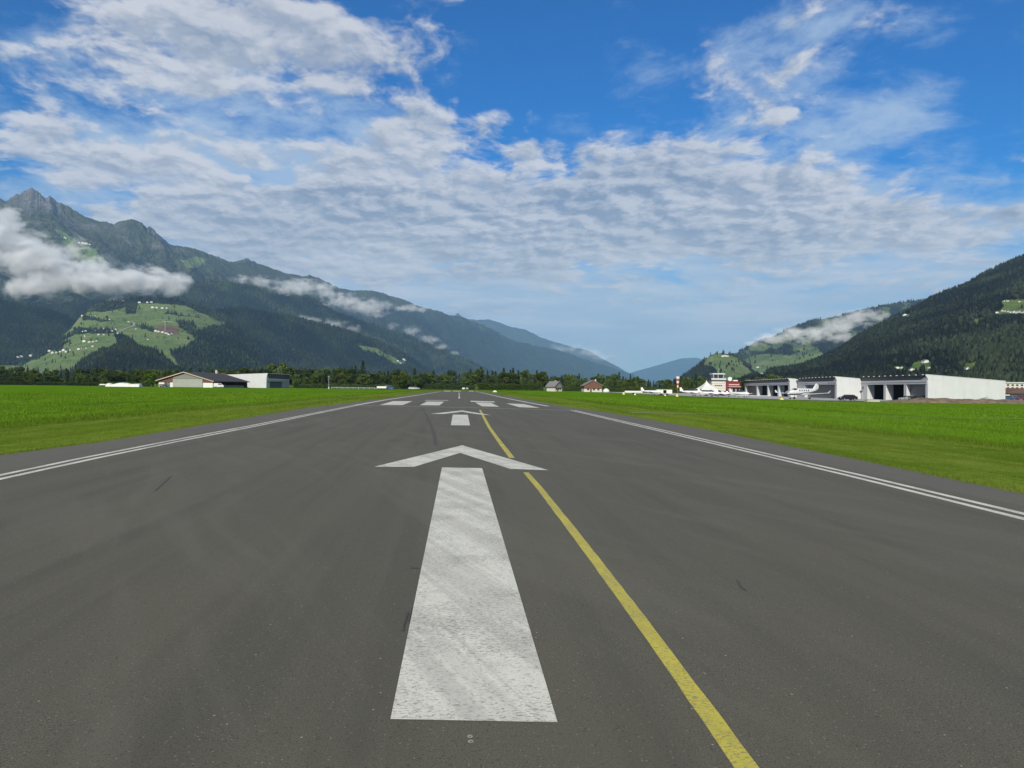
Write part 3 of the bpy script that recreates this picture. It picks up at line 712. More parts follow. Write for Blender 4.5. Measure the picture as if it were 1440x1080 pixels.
if CLOUDVOL:
    cloud('thick grey-white cloud bank lying across the left mountain', [(8,312,38,22),(10,350,60,38),(62,370,70,32),(112,394,85,27),(175,397,75,24),(228,397,40,20),(60,404,70,20),(-60,350,80,55)], 4500, 0.018, 1, 140, rate=0.5)
    cloud('wispy cloud patches clinging to the left range beyond the thick bank', [(340,393,22,7),(372,396,22,9),(418,404,44,13),(458,412,24,8),(452,404,30,8)], lambda p: 6600+(p-300)*2, 0.0065, 2, 80, rate=0.7)
    cloud('torn cloud strip on the left range above the road forest', [(484,424,30,13),(524,434,22,15),(560,433,8,5),(506,430,30,12),(540,428,12,8)], lambda p: 6900+(p-300)*2, 0.0065, 3, 80, rate=0.7)
    cloud('small white cap of cloud on the left ridge line', [(575,433,20,6),(592,435,12,5)], 10600, 0.005, 4, 120, rate=0.8)
    cloud('low drifting mist between the two forested spurs', [(438,450,18,5),(470,456,22,8),(495,462,14,7),(425,446,10,4)], 6100, 0.0055, 5, 70, rate=0.8)
    cloud('thin mist trail sliding down the left ridge', [(552,460,10,7),(580,466,16,9),(605,478,18,8),(622,488,14,6),(640,496,10,4)], 7700, 0.0045, 6, 70, rate=0.8)
    cloud('cloud collar round the green mountain on the right', [(1085,477,24,9),(1120,471,34,13),(1150,470,30,12),(1178,460,34,15),(1205,446,30,13),(1228,444,26,9),(1060,484,16,6),(1182,474,26,9)], lambda p: 5000+(p-1050)*1.0, 0.008, 7, 80, rate=0.7)
    cloud('faint pale mist at the far end of the left range', [(795,490,24,8),(830,496,26,7),(850,502,18,6)], 17500, 0.0014, 8, 300, rate=1)

# ------------------------------------------------------------------ air
if HAZE:
    mb = MB().box(-27000, 27000, -3000, 34000, -4, 2450)
    m = bpy.data.materials.new('haze_air'); m.use_nodes = True; m.node_tree.nodes.clear(); t = NT(m.node_tree)
    vol = t.new('ShaderNodeVolumePrincipled', {'Color': (*HAZE_COL, 1), 'Density': HAZE})
    out = t.new('ShaderNodeOutputMaterial'); t.l.new(vol.outputs[0], out.inputs['Volume'])
    o = mb.build('haze', m); tag(o, 'thin blue haze filling the valley air', kind='stuff')
# ------------------------------------------------------------------ ground sheet
def spaced(lo, hi, fine, n, c=0.0):
    k = np.linspace(-1, 1, n); s = np.sinh(k*6.5)/np.sinh(6.5)
    return np.where(s < 0, c+s*(c-lo), c+s*(hi-c))
gx = spaced(-32000, 32000, 1, 420, 0); gy = spaced(-2500, 36000, 1, 420, 25)
GX, GY = np.meshgrid(gx, gy)
GU = np.abs(GX+0.07*GY)
GZ = gz(GX, GY)-0.035+sstep(13, 24, GU)*(fbm(GX/9, GY/9, 3, 4)-0.35)*0.14*sstep(900, 300, np.abs(GY))
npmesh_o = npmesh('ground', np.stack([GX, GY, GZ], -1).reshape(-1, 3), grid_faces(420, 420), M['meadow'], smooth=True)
tag(npmesh_o, 'bright green grass field either side of the runway', kind='structure')

# ------------------------------------------------------------------ runway: one asphalt sheet with its painted parts
Lp = [(-11.9, -14), (-12.4, 6)]+[gp(*q) for q in [(0,640),(160,618.5),(320,591.5),(430,573.5),(480,567.8),(540,560.3),(600,551.8),(616,549.6)]]
Rp = [(10.4, -14), (9.9, 6)]+[gp(*q) for q in [(1440,694),(1200,645),(1000,605),(880,584),(850,579),(800,572.5),(740,561.7),(700,554.6),(673,549.8)]]
ys = np.concatenate([np.arange(-14, 90, 0.3), np.arange(90, 345, 3), [345]])
lx = np.interp(ys, [p[1] for p in Lp], [p[0] for p in Lp]); rx = np.interp(ys, [p[1] for p in Rp], [p[0] for p in Rp])
lx = lx+(fbm(ys*1.3, ys*0, 4, 5)-.5)*0.16; rx = rx+(fbm(ys*1.3, ys*0+9, 4, 6)-.5)*0.16
us = np.linspace(0, 1, 14)
RX = lx[:, None]*(1-us)+rx[:, None]*us; RY = np.repeat(ys[:, None], 14, 1)
runway = npmesh('runway', np.stack([RX, RY, RX*0], -1).reshape(-1, 3), grid_faces(14, len(ys)), M['asphalt'])
tag(runway, 'grey asphalt runway leading straight to the tree line', kind='structure')
def strip(name, pts, mat, z=0.004, label=None, parent=runway):
    """flat painted sheet; pts are ground points"""
    o = MB().add([(x, y, z) for x, y in pts], [tuple(range(len(pts)))]).build(name, mat, parent)
    if o.data.polygons[0].normal.z < 0: o.data.flip_normals()
    return tag(o, label)
def band(name, line, wd, mat, z=0.004, label=None, step=0.6, wob=0.0, parent=runway):
    """painted line of width wd along a polyline of ground points"""
    P = [Vector(p) for p in line]; out = []
    for i in range(len(P)-1):
        n = max(1, int((P[i+1]-P[i]).length/step))
        out += [P[i].lerp(P[i+1], k/n) for k in range(n)]
    out.append(P[-1]); V = []
    for i, p in enumerate(out):
        d = (out[min(i+1, len(out)-1)]-out[max(i-1, 0)]).normalized(); nrm = Vector((d.y, -d.x))
        e = wob*(random.random()-.5)
        V += [(*(p-nrm*(wd/2+e)), z), (*(p+nrm*(wd/2+wob*(random.random()-.5))), z)]
    f = [(2*i, 2*i+1, 2*i+3, 2*i+2) for i in range(len(out)-1)]
    o = MB().add(V, f).build(name, mat, parent)
    if o.data.polygons[0].normal.z < 0: o.data.flip_normals()
    return tag(o, label)
G = lambda *q: [gp(*p) for p in q]
strip('arrow_shaft', G((549,1012),(784,1016.5),(678,658.5),(621.5,657.5)), M['paint_white'], label='broad worn white arrow shaft nearest the camera')
strip('arrow_head', G((526,656.5),(582,656.7),(647,637),(718,659.6),(771.5,661.5),(650,626.3)), M['paint_white'], label='wide white chevron above the nearest arrow shaft')
strip('arrow_shaft', G((634,598),(661,598.3),(657.7,583.4),(636.8,583)), M['paint_white'], label='farther short white arrow shaft')
strip('arrow_head', G((605,582),(624,582.2),(649,579),(672,582.6),(691,583.9),(650,577.2)), M['paint_white'], label='farther thin white chevron')
for q, lb in (([(534,569.4),(566,569.7),(580,564.3),(553,564)], 'leftmost white threshold bar'),
              ([(590,569.8),(618,570.1),(624.5,565),(600.5,564.7)], 'white threshold bar left of the centre line'),
              ([(677.5,571.4),(702,572),(690.5,566.6),(668,565.9)], 'white threshold bar right of the centre line'),
              ([(730,572.6),(759,573.6),(737,568.2),(712,567.3)], 'rightmost white threshold bar')):
    strip('threshold_bar', G(*q), M['paint_white'], label=lb)
strip('aiming_bar', G((597,563.8),(631,563.9),(630,562.7),(598,562.5)), M['paint_grey'])
strip('aiming_bar', G((661.5,565),(696,566),(695,564.6),(662,563.6)), M['paint_white'])
band('threshold_line', G((499,570),(650,573.0),(806,577)), 0.55, M['paint_grey'])
# double edge lines: measured on the two nearest stretches, single line past the threshold
LL = G((0,671),(120,645.4),(240,621.3),(360,598.2),(500,570)); RL = G((1440,726.3),(1200,668.2),(1000,621.6),(805,577))
def extend(Lx, y0):
    d = (Vector(Lx[1])-Vector(Lx[0])).normalized(); p = Vector(Lx[0]); k = (p.y-y0)/d.y
    return [tuple(p-d*k)]+Lx
LL = extend(LL, -13); RL = extend(RL, -13)
def off(Lx, d): return [(x+d, y) for x, y in Lx]
for Lx, nm in ((LL, 'left'), (RL, 'right')):
    for d in (-0.17, 0.17):
        band('edge_line', off(Lx, d), 0.16, M['paint_white'], wob=0.012, step=0.3 if nm == 'x' else 1.0, label='one of the double white lines along the %s edge' % nm)
band('edge_line', G((499,570),(540,562.7),(580,556.9),(620,550.6)), 0.45, M['paint_white'], label='single white line on the far left edge')
band('edge_line', G((771,571.3),(740,565.6),(705,558.6),(669,550.3)), 0.45, M['paint_white'], label='single white line on the far right edge')
for a_, b_ in ((560.4, 556.6), (555.6, 554.2), (553.2, 552.2)):
    strip('centre_line', G((644.6, a_), (646.8, a_), (646.5, b_), (645.1, b_)), M['paint_white'])
for x0, x1 in ((624, 634), (637, 648), (659, 666)):
    strip('end_mark', G((x0, 550.3), (x1, 550.4), (x1, 549.7), (x0, 549.6)), M['paint_white'])
# yellow guide line, broken where it meets the arrow heads
yl = G((1104,1150),(1050.5,1080),(899,870),(810,752),(760,688),(739.5,664.5))
band('guide_line', yl, 0.125, M['paint_yellow'], z=0.003, wob=0.008, step=0.25, label='worn yellow line leading up to the near chevron')
band('guide_line', G((720,644),(703,622),(688,601),(681,588),(675,576.5)), 0.155, M['paint_yellow'], z=0.003, wob=0.008, step=0.4, label='worn yellow line between the two chevrons')
# small painted survey mark
for cy in (1036.3, 1043.5):
    x, y = gp(661 if cy < 1040 else 662, cy); V = []; Fc = []
    for i in range(14):
        an = i*2*PI/14
        for r in (0.006, 0.016): V.append((x+r*math.cos(an), y+r*1.15*math.sin(an), 0.004))
    for i in range(14): j = (i+1) % 14; Fc.append((2*i, 2*i+1, 2*j+1, 2*j))
    MB().add(V, Fc).build('survey_mark', M['paint_grey'], runway)
# rubber marks
for pts, wd in (([(594,574.5),(600,585),(606,598),(610.5,611),(612.5,626)], 0.13), ([(577,799),(589,799.5)], 0.03), ([(573,862),(566,888)], 0.018), ([(579,856),(574,874)], 0.012),
                ([(1037,816),(1041,824),(1049,831)], 0.022), ([(240,670),(231,679),(217,691)], 0.018)):
    band('rubber_mark', G(*pts), wd, M['skid'], z=0.006, step=0.15, wob=0.01)

# ------------------------------------------------------------------ apron, path, berm
def sheet(name, pts, mat, lift, label, n=26):
    """polygonal paving that follows the ground"""
    import bmesh
    bm = bmesh.new(); vs = [bm.verts.new((x, y, 0)) for x, y in pts]; bm.faces.new(vs)
    bmesh.ops.triangulate(bm, faces=bm.faces[:])
    bmesh.ops.subdivide_edges(bm, edges=bm.edges[:], cuts=6, use_grid_fill=True)
    for v in bm.verts: v.co.z = gz(v.co.x, v.co.y)+lift
    me = bpy.data.meshes.new(name); bm.to_mesh(me); bm.free(); me.materials.append(mat)
    o = bpy.data.objects.new(name, me); COL.objects.link(o); return tag(o, label, kind='structure')
sheet('apron', [(92,179),(72,176),(63,178),(54,210),(50,260),(50,470),(125,470),(112,345),(103,186)], M['concrete'], 0.09, 'pale concrete apron in front of the right-hand hangars')
sheet('path', [(9.6,60.5),(20,59.2),(60,56),(95,52),(95,53),(60,57.4),(20,61.2),(9.2,63.5)], M['track'], 0.0, 'narrow worn track crossing the right meadow')
sheet('path', [(-230,352),(-120,343),(-95,344),(-95,347),(-120,347),(-230,356)], M['gravel'], 0.12, 'pale gravel track in front of the left hangars')
sheet('road', [(-120,452),(-30,470),(-14,520),(-13,528),(-31,479),(-121,458)], M['gravel'], 0.12, 'pale road at the far side of the left meadow')
bv = []; nb_ = 90
for i in range(nb_):
    u = i/(nb_-1); px = 1222+u*330; yc = 172-6*u
    x = float(ab(px, 560)[0])*yc
    top = 0.95*min(1, u*4.5)*(0.75+0.5*fbm(np.array([i*.25]), np.array([2.0]), 3, 4)[0])
    for k in range(9):
        w_ = (k-4)/4; h_ = top*max(0, math.cos(w_*PI/2))**0.8*(0.85+0.4*fbm(np.array([i*.7]), np.array([k*.9]), 3, 8)[0])
        bv.append((x, yc+w_*4.5, gz(x, yc)-0.05+h_))
o = MB().add(bv, [tuple(int(q) for q in f) for f in grid_faces(9, nb_)]).build('soil_bank', M['soil'], smooth=True)
tag(o, 'low brown bank of bare soil in front of the nearest right hangar', kind='structure')

# ------------------------------------------------------------------ grass: short blades, densest near the paving
rg = np.random.default_rng(5)
def blades(n, u0, u1, y0, y1, side, h0, h1, wd):
    U = rg.uniform(0, 1, n)**1.15*(u1-u0)+u0; Y = y0+(y1-y0)*rg.uniform(0, 1, n)**1.6
    if side < 0: X = np.interp(Y, [p[1] for p in Lp], [p[0] for p in Lp])-U
    else: X = np.interp(Y, [p[1] for p in Rp], [p[0] for p in Rp])+U
    gu = np.abs(X+0.07*Y)
    Z = gz(X, Y)-0.035+sstep(13, 24, gu)*(fbm(X/9, Y/9, 3, 4)-0.35)*0.14
    cl = fbm(X*1.2, Y*1.2, 3, 40)
    H = (h0+(h1-h0)*sstep(5.5, 8.5, U+(cl-.5)*3))*rg.uniform(.5, 1.25, n)*(0.6+0.9*cl)
    W = wd*(0.7+Y/45)
    an = rg.uniform(0, 2*PI, n); le = rg.uniform(0.1, .7, n)*H; la = rg.uniform(0, 2*PI, n)
    c, s = np.cos(an)*W/2, np.sin(an)*W/2
    V = np.stack([np.stack([X-c, Y-s, Z-.01], -1), np.stack([X+c, Y+s, Z-.01], -1), np.stack([X+np.cos(la)*le, Y+np.sin(la)*le, Z+H], -1)], 1).reshape(-1, 3)
    tn = np.clip(rg.normal(.4, .3, n), 0, 1)
    return V, np.repeat(tn, 3)
Bs = [blades(150000, -0.06, 26, 13, 75, -1, .03, .10, .016), blades(170000, -0.06, 28, 11, 70, 1, .03, .10, .016),
      blades(26000, -0.12, 0.5, 10, 75, -1, .06, .07, .02), blades(26000, -0.12, 0.5, 10, 60, 1, .06, .07, .02),
      blades(45000, 0, 60, 40, 190, -1, .06, .13, .04), blades(45000, 0, 70, 40, 170, 1, .06, .13, .04)]
BV = np.concatenate([q[0] for q in Bs]); BT = np.concatenate([q[1] for q in Bs])
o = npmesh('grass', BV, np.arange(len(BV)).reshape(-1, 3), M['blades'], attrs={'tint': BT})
tag(o, 'short green grass growing up to both runway edges', kind='stuff')

# ------------------------------------------------------------------ trees
def crown_mesh(kind, seed, n=1700, mat='leaf'):
    r = np.random.default_rng(seed); C = []; N = 0
    if kind == 'broad':
        nl = 17; cs = []
        for i in range(nl):
            th = r.uniform(0, 2*PI); zz = r.uniform(.24, .92); wdt = math.sin(PI*min(1, max(.05, (zz-.02)*.98)))**.6*.30
            rr = wdt*math.sqrt(r.uniform(0.05, 1)); cs.append((rr*math.cos(th), rr*math.sin(th), zz, r.uniform(.09, .17)))
        cs.append((0, 0, .86, .12)); per = n//len(cs); P = []; T = []
        for (x, y, z, q) in cs:
            d = r.normal(size=(per, 3)); d /= np.linalg.norm(d, axis=1)[:, None]
            P.append(np.array((x, y, z))+d*(q*r.uniform(.55, 1.08, (per, 1)))*np.array((1, 1, .8))); T.append(np.full(per, r.uniform(.05, .75))+r.normal(0, .18, per))
        P = np.concatenate(P); T = np.concatenate(T); sz = .034
        A = r.normal(size=(len(P), 3)); B = r.normal(size=(len(P), 3))
    else:
        P = []; A = []; B = []; T = []
        nw = 24
        for k in range(nw):
            z = .08+.9*(k/nw)**.92; rad = .235*(1-z)**.85*r.uniform(.8, 1.1)+.012; nb = 11
            for j in range(nb):
                th = j*2*PI/nb+r.uniform(-.3, .3); rr = rad*r.uniform(.7, 1.15)
                for q in range(6):
                    f = (q+.5)/6; p = np.array((rr*f*math.cos(th), rr*f*math.sin(th), z-.06*f*f*(1-z)-.0+r.uniform(-.008, .008)))
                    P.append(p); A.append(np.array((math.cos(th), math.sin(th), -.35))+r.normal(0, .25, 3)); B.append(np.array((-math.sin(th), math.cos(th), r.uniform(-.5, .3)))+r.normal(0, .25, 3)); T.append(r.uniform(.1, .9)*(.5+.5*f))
        P = np.array(P); A = np.array(A); B = np.array(B); T = np.array(T); sz = .026
    A /= np.linalg.norm(A, axis=1)[:, None]; B -= A*(A*B).sum(1)[:, None]; B /= np.linalg.norm(B, axis=1)[:, None]
    s = sz*r.uniform(.6, 1.4, (len(P), 1))
    V = np.stack([P-A*s-B*s*.6, P+A*s, P-A*s*.3+B*s], 1).reshape(-1, 3)
    return V, np.arange(len(V)).reshape(-1, 3), np.repeat(np.clip(T, 0, 1.2), 3)
def tree_proto(kind, seed, mat):
    root = empty('conifer_tree' if kind == 'cone' else 'broadleaf_tree', (0, 0, 0))
    V, Fc, T = crown_mesh(kind, seed)
    npmesh('crown', V, Fc, M[mat], root, attrs={'tint': T})
    mb = MB(); r = random.Random(seed)
    mb.tube((0, 0, -.02), (.01, 0, .3 if kind == 'broad' else .9), .022, .012 if kind == 'broad' else .004)
    if kind == 'broad':
        for i in range(5):
            th = i*1.257+r.random(); mb.tube((.01, 0, .16+.03*i), (.17*math.cos(th), .17*math.sin(th), .45+.07*i), .010, .004, 6)
        mb.tube((.01, 0, .3), (0, 0, .8), .012, .004, 6)
    mb.build('trunk', M['bark'], root)
    return root
PB = [tree_proto('broad', 200+i, 'leaf') for i in range(6)]
PC = [tree_proto('cone', 300+i, 'needle') for i in range(4)]
PBR = tree_proto('broad', 400, 'leaf_bright')
used = set()
def plant(proto, px, Y, h, wide=1.0, label=None, group=None):
    if proto in used: o = copy_tree(proto)
    else: used.add(proto); o = proto
    o.location = at(px, Y); o.scale = (h*wide, h*wide, h); o.rotation_euler = (0, 0, random.uniform(0, 6.28))
    tag(o, label, 'tree', group); return o
top = [(-60,515),(0,513),(20,516),(60,520),(110,520),(150,516),(185,520),(215,520),(240,519),(300,520),(330,517),(350,516),(370,520),(385,512),(405,514),(425,521),(450,520),(470,519),(490,518),(500,515),(520,521),(540,524),(560,519),(580,520),(600,523),(625,521),(640,524),(645,532),(651,531),(656,524),(664,520),(680,518),(700,518),(715,516),(730,521),(750,523),(765,523),(778,529),(790,529),(800,526),(812,525),(820,530),(828,532),(838,525),(850,526),(865,526),(880,526),(890,530),(897,525),(905,530),(925,535),(940,533),(955,530),(975,528),(990,529),(1000,530),(1020,532),(1035,531),(1050,526),(1070,526),(1085,525),(1100,528),(1130,531)]
tx, ty = zip(*top)
def Ytree(px): return float(np.interp(px, [0, 150, 420, 640, 800, 900, 1000, 1130], [430, 440, 470, 560, 520, 500, 470, 440]))
SECT = [(-100, 215, 'behind the left meadow, left of the brown barn'), (215, 420, 'rising behind the two left hangars'), (420, 640, 'between the left hangars and the runway end'), (640, 765, 'just right of the runway end'), (765, 900, 'round the two chalets'), (900, 1005, 'behind the windsock and parked aircraft'), (1005, 1140, 'showing above the far right hangar roof')]
def sect(px):
    for i, (a_, b_, s_) in enumerate(SECT):
        if a_ <= px < b_: return i, s_
    return 6, SECT[6][2]
rr = random.Random(11)
def belt(step, dY, hk, pcon, row):
    px = -55
    while px < 1128:
        Y = Ytree(px)+dY+rr.uniform(-8, 8)
        if row == 0 and (1005 < px): px += step; continue
        if 762 < px < 800 and row == 0 or 815 < px < 850 and row == 0 or 640 < px < 653 and row < 2 and rr.random() < .7: px += step*0.7; continue
        if 215 < px < 412 and row == 0: px += step; continue
        Yt = np.interp(px+rr.uniform(-4, 4), tx, ty); hz = 544+.012*(px-648)
        H = (hz-Yt)*Y/F+CZ
        con = rr.random() < pcon*(1.5 if 640 < px < 760 or 880 < px < 960 or 500 < px < 520 else 1)
        H *= hk*rr.uniform(.78, 1.04)*(1.05 if con else 1)
        pr = rr.choice(PC if con else PB)
        i, s_ = sect(px)
        plant(pr, px, Y, max(5, H), (rr.uniform(.85, 1.15) if con else rr.uniform(.95, 1.45)),
              'dark %s tree in the belt %s' % ('pointed conifer' if con else 'rounded broadleaf', s_), '%s trees %s' % ('conifer' if con else 'broadleaf', s_))
        px += step*rr.uniform(.7, 1.3)*(.72 if 765 < px < 1005 else 1)
belt(11.5, 0, .80, .22, 0)
belt(10.0, 22, 1.0, .35, 1)
belt(12.5, 50, 1.08, .5, 2)
plant(PBR, 212.5, 395, 7.6, 1.35, 'bright yellow-green rounded tree beside the brown barn')
plant(PC[0], 510, 520, 19.5, 1.15, 'tallest conifer in the belt, midway between left hangars and runway')
plant(PB[1], 345, 482, 12.5, 1.3, 'rounded tree above the left white hangar roof')
plant(PB[2], 395, 484, 16.5, 1.15, 'tall dark tree above the right end of the left white hangar')
# dark hedges under the belt
def hedge(px0, px1, Y, h, label, dp=2.2):
    r = np.random.default_rng(abs(int(px0))); n = int((px1-px0)*95)
    PX = r.uniform(px0, px1, n); YY = Y+r.uniform(-dp, dp, n); A_ = ab(PX, 545)[0]
    prof = h*(.7+.45*fbm(PX/9, PX*0, 3, 4)); Z = r.uniform(0, 1, n)**.75*prof
    P = np.stack([A_*YY, YY, Z+gz(A_*YY, YY)], -1); A = r.normal(size=(n, 3)); A /= np.linalg.norm(A, axis=1)[:, None]; B = r.normal(size=(n, 3)); B /= np.linalg.norm(B, axis=1)[:, None]
    V = np.stack([P-A*.3, P+A*.3, P+B*.42], 1).reshape(-1, 3)
    o = npmesh('hedge', V, np.arange(len(V)).reshape(-1, 3), M['leaf'], attrs={'tint': np.repeat(np.clip(r.normal(.2, .2, n), 0, 1), 3)})
    tag(o, label, 'hedge')
hedge(-60, 150, 415, 2.0, 'long dark low hedge at the far left edge of the meadow')
hedge(672, 764, 500, 4.5, 'tall clipped dark hedge right of the runway end', 3)
hedge(150, 216, 408, 2.2, 'dark low hedge behind the white covered pile')
hedge(412, 560, 462, 2.6, 'dark low hedge behind the left fence')
hedge(560, 668, 545, 3.2, 'dark undergrowth line across the runway end')
hedge(792, 905, 485, 3.0, 'dark hedge between and beside the chalets')
hedge(900, 1010, 455, 3.2, 'dark hedge behind the parked aircraft')
# ------------------------------------------------------------------ hangars
def hangar(px, Y, ang, L, W, bays, s, label, Hf=6.45, Hb=5.05, lint=4.3, extra=None, dark=1.05):
    """root at the near front corner; local x runs along the open front away from the camera, depth goes to s*y"""
    p = at(px, Y)
    R = empty('hangar', p, ang, label, 'hangar', None)
    B = lambda mb, x0, x1, y0, y1, z0, z1: mb.box(x0, x1, min(s*y0, s*y1), max(s*y0, s*y1), z0, z1)
    T = 0.3; zi = lambda y: Hf-0.12+(Hb-Hf)*y/W
    mb = MB().prism([(0, -.3), (0, 5.55), (-s*.55, Hf-.05), (-s*.55, Hf+.15), (s*W, Hb+.15), (s*W, -.3)], 0, T, 'x'); o = mb.build('end_wall', M['white_panel'], R, bevel=.02)
    cp = MB().prism([(-s*.6, Hf+.15), (-s*.6, Hf+.27), (s*(W+.05), Hb+.27), (s*(W+.05), Hb+.15)], -.06, T+.06, 'x').build('coping', M['white_panel'], o)
    MB().prism([(0, -.3), (0, Hf), (s*W, Hb), (s*W, -.3)], L-T, L, 'x').build('end_wall', M['white_panel'], R)
    B(MB(), T, L-T, W-T, W, -.3, Hb-.1).build('back_wall', M['dark_metal_and_shade'], R)
    MB().prism([(-s*.5, Hf-.1), (-s*.5, Hf+.1), (s*(W-.05), Hb+.1), (s*(W-.05), Hb-.1)], T+.01, L+.3, 'x').build('roof', M['roof_dark'], R)
    B(MB(), T, L-T, -.10, .15, 5.35, Hf-.12).build('eave_band', M['dark_metal_and_shade'], R)
    MB().prism([(T+.01, 5.3), (T+.01, Hf-.14), (3.6, 5.3)], -s*.16, -s*.11, 'y').build('eave_gusset', M['grey_panel'], R)
    f = B(MB(), T, L-T, -.13, .2, lint, 5.34).build('fascia', M['grey_panel'], R)
    B(MB(), T, L-T, -.19, -.135, lint+.42, lint+.50).build('rail', M['door_grey'], f)
    # solid stretches of the front between bays
    cur = T; k = 0
    for (x0, x1, kind) in bays:
        if x0-cur > .05: B(MB(), cur, x0, -.05, .75, -.3, lint-.003).build('pier', M['grey_panel'], R); 
        B(MB(), x1-.12, x1, -.06, .9, -.3, lint-.004).build('jamb', M['white_panel'], R)
        B(MB(), x0+.0, x0+.12, -.06, .9, -.3, lint-.004).build('jamb', M['white_panel'], R)
        if kind == 'closed':
            mb = MB()
            for i in range(6): B(mb, x0+.13, x1-.13, .95, 1.05, i*.72, i*.72+.69)
            B(mb, x0+.13, x1-.13, .99, 1.08, -.3, lint)
            mb.build('shutter_door', M['door_grey'], R)
        cur = x1
    B(MB(), cur, L-T, -.05, .75, -.3, lint-.003).build('pier', M['grey_panel'], R)
    for (x0, x1, kind) in bays:
        B(MB(), x1+.02, x1+.22, .91, 2.0, -.3, 5.0).build('partition', M['white_panel'], R); B(MB(), x1+.02, x1+.22, 2.0, W-T-.05, -.3, 5.0).build('partition', M['dark_metal_and_shade'], R)  # dark rear stretch colours in the bay's shade past the sunlit white front
        if kind == 'open':
            B(MB(), x1-.25, x1+.01, .92, 1.9, .1, 2.5).build('folded_door', M['white_panel'], R)
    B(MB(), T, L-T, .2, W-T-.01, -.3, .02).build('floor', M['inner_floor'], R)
    n = int(L/3.6)
    for i in range(n): B(MB(), 2+i*3.6, 2.42+i*3.6, -.42, -.1, Hf+.1, Hf+.27).build('roof_bracket', M['grey_panel'], R)
    if extra: extra(R, B)
    return R
M['partition'] = simple('partition', (0.42, 0.42, 0.41), 0.7, var=.06)
def ex3(R, B):
    d = B(MB(), 39.2, 40.5, -.12, -.04, 0, 2.2).build('door', M['white_panel'], R); B(MB(), 39.3, 39.4, -.18, -.12, 1, 1.15).build('handle', M['dark_metal_and_shade'], d)
    B(MB(), 39.1, 40.6, -.5, -.04, 2.35, 2.5).build('door_canopy', M['dark_metal_and_shade'], R)
    mb = MB(); V = [(38.9+.55*math.cos(i*PI/8), -.09*(-1)*-1, 3.45+.55*math.sin(i*PI/8)) for i in range(16)]
    mb.loft([[(38.9+.5*math.cos(i*PI/8), yy, 3.45+.5*math.sin(i*PI/8)) for i in range(16)] for yy in (.06, .16)]); mb.build('wall_vent', M['door_grey'], R)
ang = lambda dx: math.atan2(1, dx)
hangar(1305, 188, ang(.05), 42, 18.4, [(1.0, 11.4, 'closed'), (12.6, 23.6, 'open'), (24.8, 36.0, 'open')], -1, 'nearest white hangar on the right with a long blank side wall', extra=ex3)
hangar(1177, 229, ang(.09), 41.5, 18.4, [(1.6, 33.0, 'closed')], -1, 'middle white hangar on the right, behind the turboprop', extra=None)
hangar(1111, 272, ang(.105), 82, 18.4, [(2.2, 16.5, 'open'), (18, 34, 'open'), (35.5, 54, 'open'), (56, 79, 'closed')], -1, 'farthest white hangar on the right with three open bays beside the red terminal')
def exl(R, B):
    d = B(MB(), 3.0, 3.9, -.12, -.04, 0, 2.1).build('door', M['white_panel'], R)
    w_ = B(MB(), 2.6, 4.2, -.12, -.04, 2.9, 3.7).build('window', M['glass'], R)
    B(MB(), 32.4, 34.2, -.30, -.05, -.1, lint_l).build('door_post', M['white_panel'], R)
lint_l = 3.7
hangar(374.5, 428, ang(0.0), 44, 22.5, [(5.5, 31.0, 'closed')], 1, 'white hangar at left with a grey garage front, beside the brown barn', Hf=8.0, Hb=6.9, lint=3.7, extra=exl)

